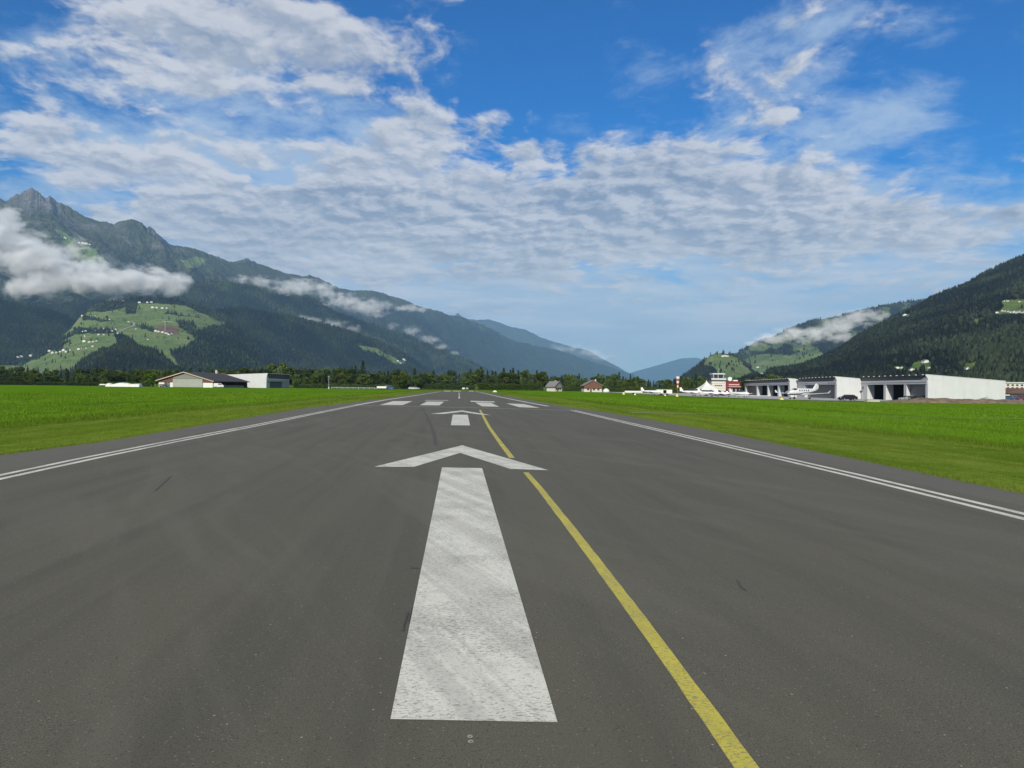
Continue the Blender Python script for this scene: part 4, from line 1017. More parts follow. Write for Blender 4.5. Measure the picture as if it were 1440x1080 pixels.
# ------------------------------------------------------------------ brown barn hangar at left
def barn():
    g = (.425, .905)                                    # ridge direction in plan
    a0 = float(ab(260.5, 540)[0])*400
    R = empty('barn', (a0, 400, 0), math.atan2(g[1], g[0])-PI/2, 'wide brown timber barn hangar with low gable roof, left meadow', 'barn')
    w_, L, H, E_ = 20.4, 24, 7.7, 3.15                    # half width, length, ridge, eave
    s = lambda x: E_+(H-E_)*(1-abs(x)/w_)
    mb = MB()
    for x0, x1 in ((-w_+1, -8.8), (12.6, w_-1)):
        mb.prism([(x0, 2.35), (x1, 2.35), (x1, s(x1)-.3), (x0, s(x0)-.3)], 0, .25, 'y')
    mb.build('timber_wall', M['wood_brown'], R)
    mb = MB(); mb.box(-w_+1, -8.8, -.05, .28, -.2, 2.345); mb.box(12.6, w_-1, -.05, .28, -.2, 2.345); mb.build('white_wall', M['canvas'], R)
    mb = MB(); mb.prism([(-8.78, 4.3), (12.58, 4.3), (12.58, s(12.58)-.3), (0, H-.3), (-8.78, s(8.78)-.3)], -.04, .22, 'y'); mb.build('gable_panel', M['wood_grey'], R)
    mb = MB()
    for i in range(8): mb.box(-8.75+i*2.66, -8.75+i*2.66+2.62, -.28, -.14, .05, 4.25)
    d = mb.build('sliding_door', M['wood_light'], R); MB().box(-8.9, 12.7, -.34, -.06, 4.26, 4.42).build('door_rail', M['door_grey'], d)
    for sg, nm in ((-1, 0), (1, 1)):
        rf = MB().prism([(0, H), (0, H+.28), (sg*(w_+.8), s(w_+.8)+.28), (sg*(w_+.8), s(w_+.8))], -1.2, L, 'y').build('roof', M['roof_dark'], R)
        MB().prism([(0, H-.12), (0, H+.34), (sg*(w_+.85), s(w_+.85)+.34), (sg*(w_+.85), s(w_+.85)-.12)], -1.32, -1.21, 'y').build('bargeboard', M['trim'], rf)
        MB().prism([(0, H-.12), (0, H+.34), (sg*(w_+.85), s(w_+.85)+.34), (sg*(w_+.85), s(w_+.85)-.12)], L+.01, L+.12, 'y').build('bargeboard', M['trim'], rf)
    mb = MB(); mb.box(w_-1, w_-.75, 3, L-3, -.2, 1.3); mb.build('side_panel', M['wood_grey'], R)
    MB().box(-w_+1, -w_+1.3, .3, L, -.2, s(w_)-.1).build('side_wall', M['wood_brown'], R)
    MB().prism([(-w_+1, -.2), (w_-1, -.2), (w_-1, s(w_-1)-.1), (0, H-.1), (-w_+1, s(w_-1)-.1)], L-.4, L-.1, 'y').build('back_wall', M['wood_brown'], R)
    for y in (.6, 8, 16, L-.9): MB().box(w_-1.2, w_-.9, y, y+.3, -.2, 3.05).build('post', M['wood_brown'], R)
    ch = MB().box(1.2, 2.1, L-5, L-4.1, H-.5, H+1.6).build('chimney', M['plaster'], R); MB().box(1.05, 2.25, L-5.15, L-3.95, H+1.6, H+1.78).build('chimney_cap', M['steel'], ch)
barn()

# white covered pile at far left
bv = []; nx_, ny_ = 60, 12
prof = [(0, .1), (.01, 1.55), (.1, 1.75), (.16, 1.2), (.26, 1.5), (.36, 1.9), (.5, 2.0), (.62, 1.7), (.7, 1.45), (.85, 1.5), (.97, 1.55), (1, .1)]
for i in range(nx_):
    u = i/(nx_-1); hgt = np.interp(u, *zip(*prof))
    for k in range(ny_):
        v = k/(ny_-1); q = math.sin(PI*v)**.35
        bv.append((u*16.5-8.2, (v-.5)*4.5+.2*math.sin(i*.6), hgt*q*(.92+.16*fbm(np.array([i*.3]), np.array([k*.5]), 3, 2)[0])))
o = MB().add(bv, [tuple(int(q) for q in f) for f in grid_faces(ny_, nx_)]).build('covered_pile', M['tarp'], smooth=True)
o.location = at(174.5, 372); tag(o, 'long low pile under a bulging white tarpaulin, left of the brown barn', 'covered pile')

# ------------------------------------------------------------------ cars
def car(px, Y, rz, paint, label, kind='hatch', scale=1.0):
    R = empty('parked_van' if kind == 'van' else 'parked_car', at(px, Y), rz, label, 'van' if kind == 'van' else 'car')
    R.scale = (scale,)*3
    if kind == 'van':
        pr = [(-2.4, .35), (-2.45, 1.0), (-2.35, 2.15), (-2.1, 2.3), (1.2, 2.3), (1.75, 1.55), (2.3, 1.3), (2.42, .7), (2.38, .35)]; gl = [(-.2, 1.5), (-.2, 2.12), (1.12, 2.12), (1.55, 1.5)]
    else:
        pr = [(-2.15, .35), (-2.2, .85), (-2.1, 1.05), (-1.75, 1.15), (-1.25, 1.48), (.35, 1.5), (1.05, 1.05), (1.9, .9), (2.15, .72), (2.18, .35)]; gl = [(-1.6, 1.12), (-1.2, 1.40), (.3, 1.42), (.9, 1.08)]
    rings = []
    for y, sc in ((-.88, .0), (-.82, .05), (.82, .05), (.88, .0)):
        ins = .06 if abs(y) > .85 else 0
        rings.append([(x*(1-ins*.3), y*(1 if z < 1.1 else .88), z-ins*(.5 if z > 1 else 0)) for x, z in pr])
    MB().loft(rings).build('body', M[paint], R, bevel=.02)
    for y in (-1, 1):
        MB().prism(gl, y*.80, y*.875, 'y').build('side_window', M['glass'], R)
    fx = (1.13, 1.65) if kind == 'van' else (.38, 1.0); fz = (2.18, 1.58) if kind == 'van' else (1.46, 1.1)
    MB().add([(fx[0]+.03, -.66, fz[0]), (fx[0]+.03, .66, fz[0]), (fx[1]+.05, .74, fz[1]), (fx[1]+.05, -.74, fz[1])], [(0, 1, 2, 3)]).build('windscreen', M['glass'], R)
    for x in (-1.35, 1.35):
        for y in (-.80, .80):
            wl = MB().tube((x, y-.11, .33), (x, y+.11, .33), .33, n=14).build('wheel', M['rubber'], R); MB().tube((x, y-.13, .33), (x, y+.13, .33), .18, n=10).build('rim', M['steel'], wl)
    for y in (-.6, .6): MB().box(2.12, 2.22, y-.18, y+.18, .66, .8).build('headlight', M['canvas'], R) if kind != 'van' else MB().box(2.36, 2.46, y-.18, y+.18, .8, 1.0).build('headlight', M['canvas'], R)
    return R
car(1192, 186, PI+.15, 'car_black', 'black car parked against the middle white hangar wall')
car(1291, 192, PI-.1, 'car_black', 'black car parked at the closed bay of the nearest hangar')
car(1276, 197, PI+.1, 'car_silver', 'pale silver car partly behind the black car at the nearest hangar', scale=.9)
car(307.5, 391, .3, 'car_white', 'white van parked under the open side of the barn roof', 'van')
car(229, 388, .1, 'car_black', 'black car parked in front of the white base wall of the barn')
car(547, 420, .2, 'car_blue', 'blue van standing beside a white trailer on the left meadow', 'van')
car(579.5, 455, .4, 'car_white', 'small white car right of the blue van on the far meadow')
car(585, 470, .2, 'car_silver', 'silver car just behind the small white car, far meadow')
car(652, 500, PI/2, 'car_white', 'white car standing beyond the end of the runway')
car(657, 515, PI/2, 'car_silver', 'silver car beyond the runway end, right of the white one')
car(1008, 300, 0.1, 'car_white', 'white van parked at the foot of the control tower', 'van')
car(1013, 280, 0.2, 'car_black', 'black car in front of the white van by the control tower')
car(1418, 250, .1, 'car_blue', 'blue car parked at the right edge beside the nearest hangar')
car(1437, 252, .1, 'car_red', 'dark red car at the extreme right edge')
car(1427, 262, .1, 'car_silver', 'silver car between the blue car and the dark red car')
car(1411, 268, .1, 'car_white', 'white car just beyond the corner of the nearest hangar')
# trailers
def trailer(px, Y, L, H, label, name='trailer', W=2.1, rz=0.0):
    R = empty(name, at(px, Y), rz, label, 'trailer')
    MB().box(-L/2, L/2, -W/2, W/2, .55, H).build('body', M['canvas'], R, bevel=.12)
    for y in (-W/2+.05, W/2-.05):
        MB().tube((0, y-.1, .32), (0, y+.1, .32), .32, n=12).build('wheel', M['rubber'], R)
    MB().box(-L/2-1.1, -L/2, -.06, .06, .5, .62).build('drawbar', M['steel'], R)
trailer(537, 418, 5.2, 1.7, 'white trailer standing left of the blue van')
trailer(930, 262, 3.4, 1.9, 'small white box trailer right of the leftmost small aircraft')
trailer(938, 262, 3.2, 1.9, 'small white box trailer just left of the windsock')
trailer(145.5, 385, 3.0, 1.2, 'small white trailer left of the tarpaulin pile')
trailer(891, 278, 6.4, 1.25, 'long low white glider trailer left of the leftmost small aircraft', 'glider_trailer', 1.3)
trailer(993, 262, 4.5, 1.5, 'low white trailer in front of the pagoda tent')

# ------------------------------------------------------------------ aircraft
def ell(x, z, hw, hh, n=14): return [(x, hw*math.cos(2*PI*i/n), z+hh*math.sin(2*PI*i/n)) for i in range(n)]
def foil(mb, root, tip, croot, ctip, th=.12, vert=False, dz=0):
    """tapered surface from root (x,y,z) to tip (x,y,z); x = leading edge, chord runs to -x"""
    def sec(p, c):
        pts = [(0, 0), (-.08*c, .5*th*c), (-.35*c, .62*th*c), (-c, .02*c), (-c, -.02*c), (-.35*c, -.4*th*c), (-.08*c, -.35*th*c)]
        return [(p[0]+a_, p[1]+(b_ if vert else 0), p[2]+(0 if vert else b_)) for a_, b_ in pts]
    return mb.loft([sec(root, croot), sec(tip, ctip)])
def light_plane(px, Y, rz, label, trim='aircraft_dark', sc=1.0):
    R = empty('light_aircraft', at(px, Y), rz, label, 'aircraft', 'small white aircraft parked on the apron'); R.scale = (sc,)*3
    st = [(3.55, 1.25, .12, .12), (3.3, 1.25, .36, .36), (2.6, 1.27, .50, .48), (1.6, 1.28, .56, .52), (.6, 1.28, .58, .54), (-.6, 1.3, .54, .5), (-1.8, 1.38, .36, .36), (-3.0, 1.46, .20, .22), (-3.9, 1.52, .08, .1)]
    fu = MB().loft([ell(*q) for q in st]).build('fuselage', M['aircraft_white'], R, smooth=True)
    MB().loft([ell(3.2, 1.12, .38, .1), ell(.5, 1.0, .595, .1), ell(-2.6, 1.36, .30, .06)]).build('stripe', M[trim], fu, smooth=True)
    MB().loft([ell(1.7, 1.7, .12, .05), ell(1.1, 1.85, .42, .32), ell(.2, 1.92, .46, .38), ell(-.7, 1.85, .38, .26), ell(-1.4, 1.72, .15, .06)]).build('canopy', M['glass'], R, smooth=True)
    for s in (-1, 1):
        foil(MB(), (1.35, s*.45, .98), (1.15, s*4.6, 1.32), 1.55, 1.05).build('wing', M['aircraft_white'], R)
        foil(MB(), (-3.1, s*.05, 1.55), (-3.35, s*1.5, 1.58), .85, .6, .08).build('tailplane', M['aircraft_white'], R)
        lg = MB().tube((.75, s*1.15, 1.0), (.75, s*1.25, .25), .04).build('gear_leg', M['steel'], R); MB().tube((.75, s*1.18, .2), (.75, s*1.34, .2), .2, n=12).build('wheel', M['rubber'], lg)
    foil(MB(), (-2.75, 0, 1.6), (-3.45, 0, 2.75), 1.15, .6, .09, True).build('fin', M['aircraft_white'], R)
    lg = MB().tube((2.75, 0, .95), (2.8, 0, .22), .04).build('gear_leg', M['steel'], R); MB().tube((2.8, -.06, .18), (2.8, .06, .18), .18, n=12).build('wheel', M['rubber'], lg)
    pr = MB().loft([ell(3.5, 1.25, .2, .2), ell(3.75, 1.25, .12, .12), ell(3.85, 1.25, .02, .02)]).build('spinner', M['aircraft_white'], R)
    MB().box(3.6, 3.64, -.06, .06, .4, 2.1).build('propeller', M['aircraft_dark'], pr)
    return R
light_plane(916, 248, -.55, 'leftmost small white aircraft, tail raised, parked left of the white box trailers', sc=.9)
light_plane(973, 248, -.5, 'small white aircraft with dark belly stripe parked just right of the windsock', sc=1.0)
light_plane(998, 236, -.35, 'small white aircraft parked in front of the pagoda tent', 'aircraft_red', .9)
light_plane(1040, 222, -1.0, 'small white aircraft with wide wings in front of the red terminal', 'aircraft_dark', .95)
light_plane(1022, 240, -.2, 'small white aircraft between the control tower and the wide-winged one', 'aircraft_red', .85)
def turboprop(px, Y, rz):
    R = empty('turboprop_aircraft', at(px, Y), rz, 'white turboprop aircraft with T-tail and dark belly stripes by the middle hangar', 'aircraft')
    st = [(7.0, 1.75, .1, .1), (6.7, 1.75, .4, .38), (5.6, 1.8, .58, .58), (4.4, 1.88, .7, .68), (3.2, 2.0, .82, .88), (1.5, 2.02, .84, .92), (-1.5, 2.05, .82, .88), (-3.2, 2.2, .66, .68), (-5.0, 2.45, .4, .42), (-6.8, 2.7, .14, .2)]
    fu = MB().loft([ell(*q, n=20) for q in st]).build('fuselage', M['aircraft_white'], R, smooth=True)
    MB().loft([ell(6.4, 1.45, .44, .16), ell(4.4, 1.35, .70, .24), ell(2.4, 1.45, .86, .24), ell(.5, 1.78, .90, .2), ell(-2.5, 1.85, .80, .27), ell(-5.2, 2.25, .42, .27), ell(-6.6, 2.62, .18, .2)]).build('belly_stripe', M['aircraft_dark'], fu, smooth=True)
    MB().loft([ell(4.5, 2.25, .5, .2), ell(4.0, 2.5, .62, .3), ell(3.4, 2.65, .68, .26), ell(3.0, 2.6, .6, .2)]).build('windscreen', M['glass'], R, smooth=True)
    for i in range(5):
        for s in (-1, 1): MB().box(2.3-i*.95, 2.65-i*.95, s*.80-.04, s*.80+.04, 2.15, 2.55).build('cabin_window', M['glass'], R)
    for s in (-1, 1):
        wg = foil(MB(), (1.6, s*.6, 1.25), (1.0, s*7.6, 1.75), 2.1, 1.05).build('wing', M['aircraft_white'], R)
        foil(MB(), (1.0, s*7.55, 1.75), (.6, s*8.05, 2.35), 1.05, .5).build('winglet', M['aircraft_white'], wg)
        foil(MB(), (-6.0, s*.02, 4.32), (-6.3, s*2.6, 4.34), 1.2, .75, .08).build('tailplane', M['aircraft_white'], R)
        lg = MB().tube((.4, s*2.1, 1.3), (.4, s*2.2, .35), .07).build('gear_leg', M['steel'], R); MB().tube((.4, s*2.12, .3), (.4, s*2.38, .3), .3, n=14).build('wheel', M['rubber'], lg)
    foil(MB(), (-4.3, 0, 2.75), (-5.9, 0, 4.35), 2.5, 1.35, .09, True).build('fin', M['aircraft_white'], R)
    MB().loft([ell(-5.7, 4.36, .04, .05), ell(-6.2, 4.36, .16, .13), ell(-7.3, 4.36, .05, .05)]).build('tail_bullet', M['aircraft_dark'], R)
    lg = MB().tube((5.4, 0, 1.3), (5.4, 0, .3), .06).build('gear_leg', M['steel'], R); MB().tube((5.4, -.1, .26), (5.4, .1, .26), .26, n=14).build('wheel', M['rubber'], lg)
    sp = MB().loft([ell(6.9, 1.75, .26, .26), ell(7.3, 1.75, .18, .18), ell(7.55, 1.75, .02, .02)]).build('spinner', M['steel'], R)
    for k in range(4):
        an = k*PI/2+.5; mb = MB(); c, s = math.cos(an), math.sin(an)
        mb.add([(7.1, -.1*s, 1.75+.1*c), (7.14, .1*s, 1.75-.1*c), (7.12, 1.3*c+.09*s, 1.75+1.3*s-.09*c), (7.08, 1.3*c-.09*s, 1.75+1.3*s+.09*c)], [(0, 1, 2, 3)]); mb.build('propeller_blade', M['aircraft_dark'], sp)
turboprop(1129, 200, PI+.62)

# ------------------------------------------------------------------ tower and terminal
def tower():
    R = empty('control_tower', at(1010.3, 345), 0, 'square beige control tower with a glazed cab on top beside the red terminal', 'control tower')
    sc = 345/F
    MB().box(-3.0, 3.1, 0, 6.5, -.3, 6.35).build('shaft', M['beige_panel'], R)
    for i in range(5): MB().box(-3.05, 3.0, -.06, -.001, .9+i*1.05, .98+i*1.05).build('panel_joint', M['door_grey'], R)
    MB().box(3.101, 3.4, .1, 6.4, -.3, 6.2).build('side_cladding', M['pink_panel'], R)
    for i in range(4):
        w_ = MB().box(-1.55+i*.85, -.95+i*.85, -.1, -.005, 3.95, 4.45).build('window', M['glass'], R)
    sl = MB().box(-3.7, 3.7, -.6, 7, 6.351, 6.75).build('gallery', M['dark_metal_and_shade'], R)
    MB().box(-3.3, 3.3, -.45, -.35, 6.76, 7.5).build('gallery_rail', M['white_panel'], sl)
    cab = MB().loft([[(-1.9, .3, 6.752), (1.9, .3, 6.752), (1.9, 4.2, 6.752), (-1.9, 4.2, 6.752)], [(-2.4, -.1, 9.2), (2.4, -.1, 9.2), (2.4, 4.6, 9.2), (-2.4, 4.6, 9.2)]]).build('cab', M['glass'], R)
    for x in (-2.15, -.2, 2.15):
        MB().tube((x*.9, .2, 6.8), (x*1.1, -.13, 9.2), .13).build('mullion', M['white_panel'], cab)
    MB().box(-1.98, 1.98, .2, 4.3, 6.753, 7.3).build('cab_base', M['white_panel'], cab)
    MB().box(-2.8, 2.8, -.5, 5, 9.201, 9.75).build('cab_roof', M['white_panel'], R)
    MB().tube((.6, 2, 9.7), (.6, 2, 12.2), .05).build('antenna', M['steel'], R)
tower()
def terminal():
    R = empty('terminal_building', at(1022.2, 349), .0, 'red low terminal building with white entrance, right of the control tower', 'building')
    MB().box(0, 6.0, 0, 22, -.3, 6.0).build('wall', M['red_panel'], R)
    MB().box(-.15, 6.3, -.5, 22, 6.001, 6.3).build('roof', M['dark_metal_and_shade'], R)
    MB().box(.3, 5.9, -1.8, -.02, 3.6, 3.95).build('canopy', M['pink_panel'], R)
    MB().box(.9, 5.5, -.12, -.02, 4.6, 4.85).build('sign_band', M['canvas'], R)
    for i in range(3):
        d = MB().box(.9+i*1.7, 2.1+i*1.7, -.14, -.02, .1, 3.0).build('entrance_door', M['glass'], R); MB().box(.75+i*1.7, .9+i*1.7, -.2, -.02, 0, 3.15).build('door_frame', M['white_panel'], d); MB().box(2.1+i*1.7, 2.25+i*1.7, -.2, -.02, 0, 3.15).build('door_frame', M['white_panel'], d)
    ds = MB(); ds.loft([ell(0, 0, .1, .1), ell(.3, 0, .8, .8), ell(.42, 0, .95, .95)]); o = ds.build('dish', M['canvas'], R); o.location = (1.6, .8, 7.3); o.rotation_euler = (0, 0, -1.9)
    MB().tube((1.6, .9, 6.2), (1.6, .9, 7.2), .07).build('dish_post', M['steel'], R)
    MB().box(3.2, 5.2, 1, 3, 6.301, 6.9).build('roof_unit', M['canvas'], R)
terminal()
def tent(px, Y, w_, hw, hp, label, name='pagoda_tent'):
    R = empty(name, at(px, Y), .12, label, 'tent'); rings = []
    for k in range(9):
        u = k/8; s = w_/2*(1-u)**1.7+.03; z = hw+(hp-hw)*u
        rings.append([(-s, -s, z), (s, -s, z), (s, s, z), (-s, s, z)])
    MB().loft(rings).build('canopy', M['canvas'], R)
    for x in (-1, 1):
        for y in (-1, 1): MB().tube((x*(w_/2-.1), y*(w_/2-.1), 0), (x*(w_/2-.1), y*(w_/2-.1), hw), .06).build('post', M['steel'], R)
    MB().box(-w_/2, w_/2, -w_/2-.02, -w_/2+.02, hw-.5, hw).build('valance', M['canvas'], R)
    return R
tent(993.5, 330, 7.2, 2.6, 6.4, 'large white pagoda tent left of the control tower')
R = empty('dome_tent', at(852.5, 400), 0, 'small white dome tent in the grass right of the chalets', 'tent')
MB().loft([[(r*1.75*math.cos(i*PI/6), r*1.75*math.sin(i*PI/6), z) for i in range(12)] for r, z in ((1, 0), (.97, .7), (.8, 1.4), (.45, 1.9), (.1, 2.1))]).build('shell', M['canvas'], R, smooth=True)
MB().loft([[(x, -1.76+z*.25, z) for x, z in ((-.4, 0), (.4, 0), (.25, 1), (-.25, 1))], [(x, -1.6+z*.25, z) for x, z in ((-.4, 0), (.4, 0), (.25, 1), (-.25, 1))]]).build('door', M['door_grey'], R)

# windsock
R = empty('windsock', at(953, 250), 0, 'limp red and white windsock hanging from its mast by the apron', 'windsock')
MB().tube((0, 0, 0), (0, 0, 6.3), .09, .06, 10).build('mast', M['sock_red'], R)
MB().tube((0, 0, 6.25), (0, 0, 6.35), .5, .5, 16).build('hoop', M['steel'], R)
z = 6.2; r = .58
for k in range(5):
    r2 = r-.075; mb = MB(); rings = []
    for j in range(4):
        u = j/3; rad = r+(r2-r)*u; rings.append([(.0+rad*math.cos(i*PI/8)*(1+.12*math.sin(3*i)), rad*math.sin(i*PI/8), z-.72*u) for i in range(16)])
    mb.loft(rings).build('sock_band', M['sock_red' if k % 2 else 'canvas'], R, smooth=True); z -= .722; r = r2
R2_ = empty('marker_cone', at(952.3, 205), 0, 'yellow marker cone in the grass below the windsock', 'marker')
MB().loft([[(r*math.cos(i*PI/6), r*math.sin(i*PI/6), z) for i in range(12)] for r, z in ((.42, 0), (.36, .3), (.1, .75), (.05, .78))]).build('cone', M['yellow_paint'], R2_); MB().tube((0, 0, 0), (0, 0, .06), .55, .55, 12).build('foot', M['black'], R2_)

# markers, mast, fence posts
def marker(px, Y, label, mat='canvas', h=.55, w_=.28):
    R = empty('runway_marker', at(px, Y), 0, label, 'marker')
    MB().loft([[(-w_*q, -w_*q, z), (w_*q, -w_*q, z), (w_*q, w_*q, z), (-w_*q, w_*q, z)] for q, z in ((1, 0), (.95, h*.4), (.35, h), (.3, h+.02))]).build('body', M[mat], R); MB().box(-w_*1.2, w_*1.2, -w_*1.2, w_*1.2, 0, .04).build('foot', M['dark_metal_and_shade'], R)
marker(877, 255, 'small pale yellow marker in the right meadow', 'yellow_paint', .8, .35)
marker(1099, 178, 'pale yellow marker at the apron edge before the far hangar', 'yellow_paint', .45, .4)
marker(935.5, 225, 'tiny pale marker under the box trailers', 'yellow_paint', .5)
marker(696, 300, 'low white marker board on the grass right of the runway end', 'canvas', .6, .8)
marker(893, 240, 'tiny white marker below the glider trailer', 'canvas', .5)
R = empty('antenna_mast', at(462.3, 400), 0, 'slim pale mast standing at the left fence', 'mast')
MB().tube((0, 0, 0), (0, 0, 6.6), .08, .06).build('pole', M['white_panel'], R); MB().box(-.25, .25, -.2, .2, 0, 1.1).build('cabinet', M['white_panel'], R); MB().box(-.5, .5, -.08, .08, 6.2, 6.35).build('crossbar', M['white_panel'], R)
def fence(px0, px1, Y, h, label, step=3.0, mat='white_panel'):
    p0 = at(px0, Y); p1 = at(px1, Y); L = (p1-p0).length; R = empty('fence', p0, 0, label, 'fence')
    n = int(L/step)
    for i in range(n+1): MB().box(i*step-.05, i*step+.05, -.05, .05, 0, h).build('post', M[mat], R)
    for z in (h-.12, h*.5): MB().box(0, n*step, -.08, -.051, z-.05, z+.05).build('rail', M[mat], R)
fence(466, 532, 425, 1.05, 'long pale rail fence on the left meadow right of the slim mast')
fence(1036, 1090, 275, .01+.5, 'low pale kerb rail before the far hangar', 4)
# ------------------------------------------------------------------ houses
def house(name, p, rz, w_, L, e, h, wall, roof, label, cat='house', group=None, low=None, detail=True, over=.7, zb=-1.5):
    R = empty(name, p, rz, label, cat, group)
    body = MB().prism([(-w_/2, zb), (w_/2, zb), (w_/2, e), (0, h), (-w_/2, e)], -L/2, L/2, 'y').build('wall', M[wall], R)
    if low: MB().box(-w_/2-.06, w_/2+.06, -L/2-.06, L/2+.06, -1.5, low[1]).build('base_wall', M[low[0]], R)
    k = (h-e)/(w_/2); rt = .28 if w_ > 2 else .05
    for s in (-1, 1):
        MB().prism([(0, h+.02), (0, h+.02+rt), (s*(w_/2+over), e-k*over+.02+rt), (s*(w_/2+over), e-k*over+.02)], -L/2-over, L/2+over, 'y').build('roof', M[roof], R)
    if detail:
        for x in (-w_*.28, w_*.05, w_*.3):
            for z in ((.9, 2.1),) if e < 4 else ((.9, 2.1), (3.4, 4.5)):
                f = MB().box(x-.55, x+.55, -L/2-.12, -L/2-.07, z[0], z[1]).build('window', M['glass'], R)
        MB().box(-w_*.12-.5, -w_*.12+.5, -L/2-.13, -L/2-.07, 0, 2.1).build('door', M['wood_brown'], R)
        ch = MB().box(w_*.18, w_*.18+.7, 0, .7, e, h+.7).build('chimney', M['plaster'], R)
    return R
house('chalet', at(832, 425), .05, 9.8, 10, 3.6, 6.3, 'wood_brown', 'roof_grey', 'brown timber chalet with white base and full gable facing the runway', low=('plaster', 1.6))
house('chalet', at(779.5, 430), .75, 5.6, 6.2, 3.0, 5.4, 'wood_grey', 'roof_grey', 'grey-roofed chalet half hidden by trees, left of the brown chalet', low=('plaster', 1.6))
# right edge blocks
def block():
    R = empty('apartment_building', at(1443, 300), -.05, 'pale flat-roofed apartment block rising behind the nearest hangar corner', 'building')
    MB().box(-9.2, 12, 0, 14, -.5, 6.3).build('wall', M['plaster'], R)
    MB().box(-9.6, 12.4, -.5, 14.5, 6.301, 6.7).build('roof', M['white_panel'], R)
    for r_ in range(3):
        for c_ in range(9): 
            w_ = MB().box(-7.3+c_*1.75, -6.45+c_*1.75, -.08, -.01, 2.9+r_*1.15-.0, 3.55+r_*1.15).build('window', M['glass'], R)
block()
house('farm_building', at(1427, 275), PI/2-.1, 9, 16, 2.4, 3.9, 'cream', 'roof_brown', 'cream building with a wide brown roof in front of the apartment block', 'building', detail=False)
house('farm_building', at(1450, 262), .15, 9, 8, 2.3, 3.7, 'cream', 'roof_red', 'cream building with a reddish gable roof at the right edge', 'building', detail=False)
for (pxx, lb) in ((1386, 'heap of grey boards lying against the blank hangar wall'),):
    R = empty('timber_heap', at(pxx, 180), .1, lb, 'timber heap')
    rq = random.Random(3)
    for i in range(9):
        a_ = MB().box(-1.5, 1.5, -.1, .1, 0, .08).build('board', M['wood_grey'], R); a_.location = (rq.uniform(-.6, .6), rq.uniform(-.4, .4), .15+i*.12); a_.rotation_euler = (0, rq.uniform(-.35, .1), rq.uniform(-.5, .5))
R = empty('concrete_slab_stack', at(1226, 168), 0, 'low pale stack of slabs at the left end of the soil bank', 'slab stack')
for i in range(3): MB().box(-1.4+.1*i, 1.5-.05*i, -.7, .7, .05+i*.16, .19+i*.16).build('slab', M['concrete'], R)

# ------------------------------------------------------------------ houses on the slopes: each stands on the terrain
HP = {}
def hill_house(layer, px, py, sc, label, group=None, wall='plaster', roof='roof_grey', rz=None):
    p = layer.locate(px, py)
    key = (wall, roof); k = p.y/F
    w_ = sc*k*.8
    if key not in HP: R = HP[key] = house('hillside_house', (0, 0, 0), 0, 1, .8, .32, .55, wall, roof, None, detail=False, over=.07, zb=-.3)
    else: R = copy_tree(HP[key])
    R.location = p+Vector((0, 0, .5)); R.scale = (w_, w_, w_*.85); R.rotation_euler = (0, 0, random.uniform(-.5, .5) if rz is None else rz)
    tag(R, label, 'house', group); return R
def cluster(layer, pts, label, group, sc=3.0):
    for i, q in enumerate(pts):
        hill_house(layer, q[0], q[1], (q[2] if len(q) > 2 else sc)*random.uniform(.85, 1.15), label, group, 'plaster' if i % 4 else 'canvas', ('roof_grey', 'roof_brown', 'roof_grey')[i % 3])
cluster(Ld, [(116,444.5,4),(122,446,3.5),(127,445,4),(134,445,5),(140,449,3),(153,450,5),(147,449,3)], 'small farmhouse in the upper left row on the pasture hill', 'houses in the upper left row')
cluster(Ld, [(116,467,4),(121,466,5),(120,473,4),(136,465,4.5),(142,466,4),(146,463,4),(151,467,4),(157,466,5),(163,464,4),(166,469,4),(139,471,4),(146,471,3),(118,463,3)], 'small white farmhouse in the middle hamlet of the pasture hill', 'houses in the middle hamlet')
cluster(Ld, [(119,480.5,5),(126,481.5,5),(131,481,4.5),(136,480,4)], 'small white farmhouse in the short row just below the middle hamlet', 'houses below the middle hamlet')
cluster(Ld, [(70,494,5),(75,496.5,5),(80,496,4.5),(85,495,4),(90,493,5),(94,495,5),(98,493,4)], 'white farmhouse in the lowest left row of the pasture hill', 'houses in the lowest left row')
cluster(Ld, [(111,491.5,4),(116,490.5,3.5),(121,490,3),(131,487.5,4)], 'pale barn scattered between the lowest row and the middle hamlet', 'scattered barns')
cluster(Ld, [(219,466,5),(224,467,5),(229,468,5),(234,469.5,5),(238,471,4),(242,470,4)], 'pale building on the bare brown plot of the pasture hill', 'buildings on the brown plot')
cluster(Ld, [(215,433,5),(220,433.5,5),(229,434,5),(235,434,4)], 'white farmhouse near the top right of the pasture hill', 'houses near the hill top')
cluster(Ld, [(196,426,4),(208,426,4),(213,425.5,4),(173,423.5,4)], 'white house just under the thick cloud bank', 'houses under the cloud')
hill_house(Ld, 191, 463, 3, 'single pale hut on the pasture right of the winding track')
hill_house(Ld, 181, 453, 3.5, 'single pale house at the bend of the winding track')
hill_house(Ld, 193, 488, 4, 'single pale house beside the dark conifer knoll')
hill_house(Ld, 208, 478, 3, 'single pale hut in the lower right pasture')
p = Ld.locate(232, 468)
R = empty('tower_crane', p, 0, 'thin pale construction crane on the brown plot', 'crane'); MB().tube((0, 0, 0), (0, 0, 52), 1.0, .9, 4).build('mast', M['trim'], R); MB().box(-14, 34, -.6, .6, 50, 51.5).build('jib', M['trim'], R)
cluster(Le, [(26,503,5),(30,502,5),(44,500.5,5)], 'white house at the foot of the steep slope, far left', 'houses at the far left foot')
cluster(La, [(91,334.5,3),(93,335.5,3)], 'tiny white hut high on the mountain meadow', 'huts on the high meadow')
cluster(La, [(112,342,4),(117,342.5,6),(121,343.5,5),(126,344.5,4)], 'white building in the high mountain village below the rocky peak', 'buildings of the high village')
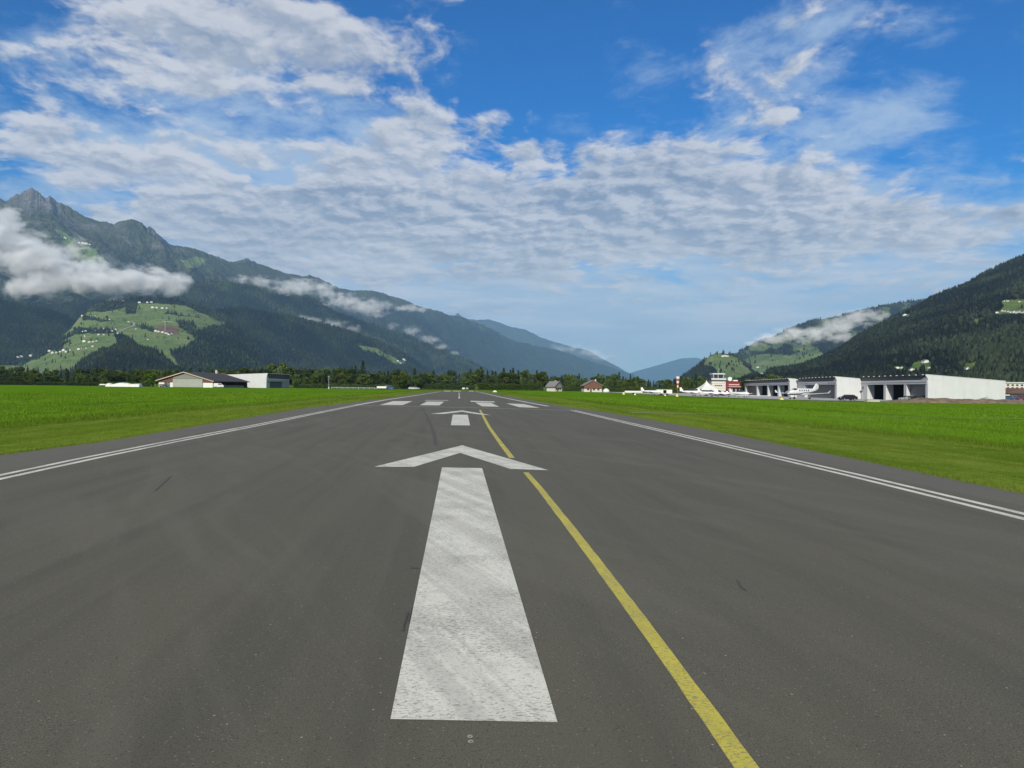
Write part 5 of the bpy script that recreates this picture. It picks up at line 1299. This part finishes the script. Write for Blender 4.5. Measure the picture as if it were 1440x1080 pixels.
cluster(Lc, [(559,508,4.5),(563,511,4.5),(568,506.5,6),(570,507,4)], 'white house at the end of the pale road on the spur', 'houses on the spur road')
cluster(R3, [(1016,501.5,4.5),(1020,501,5),(1023,501.5,4)], 'white farm at the top of the small round hill', 'farm on the round hill')
cluster(R2, [(1039,521,6),(1043,519.5,5),(1050,519,6),(1053,518.5,6),(1065,517,4),(1071,526,5)], 'white house in the village between the round hill and the right slope', 'village between the hills')
cluster(R1, [(1402,440.5,4),(1409,438,4),(1413,438.5,4),(1417,439,4),(1421,440,4.5),(1426,440,6),(1432,440,7),(1438,440,5)], 'white house in the row on the high clearing at the right edge', 'houses on the high clearing')
cluster(R1, [(1417,424,4),(1412,424,3),(1433,425,4)], 'small house above the high clearing at the right edge', 'houses above the clearing')
hill_house(R1, 1301, 510, 9, 'white modern villa on the small knoll above the hangar roof', None, 'canvas', 'roof_grey')
hill_house(R1, 1306, 518, 4, 'narrow white house just below the modern villa')
hill_house(R1, 1282, 521, 7, 'white house with bright gable left of the modern villa', None, 'canvas', 'roof_brown')
cluster(R1, [(1262,518.5,6),(1268,518,5),(1275,521,5)], 'red-roofed house in the small cluster above the hangar roof', 'red-roofed houses above the hangar')
hill_house(R1, 1360, 519.5, 6, 'single white house in the trees above the long hangar wall', None, 'canvas', 'roof_grey')
hill_house(R1, 1272, 444, 6, 'lone white farmhouse at the left tip of the high pasture strip', None, 'canvas')
# winding tracks on the pasture hill
def track(layer, pts, wd, label, n=60):
    P = [layer.locate(*q) for q in pts]; V = []
    Q = []
    for i in range(len(pts)-1):
        for k in range(8):
            u = k/8; Q.append(layer.locate(pts[i][0]*(1-u)+pts[i+1][0]*u, pts[i][1]*(1-u)+pts[i+1][1]*u))
    Q.append(P[-1])
    for i, q in enumerate(Q):
        d = (Q[min(i+1, len(Q)-1)]-Q[max(i-1, 0)]); d.z = 0; d.normalize(); nr = Vector((d.y, -d.x, 0))
        for s in (-1, 1): v = q+nr*wd*s; V.append((v.x, v.y, q.z+2.0))
    o = MB().add(V, [(2*i, 2*i+1, 2*i+3, 2*i+2) for i in range(len(Q)-1)]).build('path', M['gravel']); tag(o, label, kind='structure')
track(Ld, [(169,466),(178,462),(187,459),(189,455),(184,452),(180,452)], 4, 'winding pale track on the pasture hill')
for o in list(bpy.data.objects):
    if o.type == 'EMPTY' and not o.get('label') and not o.parent: print('NO LABEL', o.name)
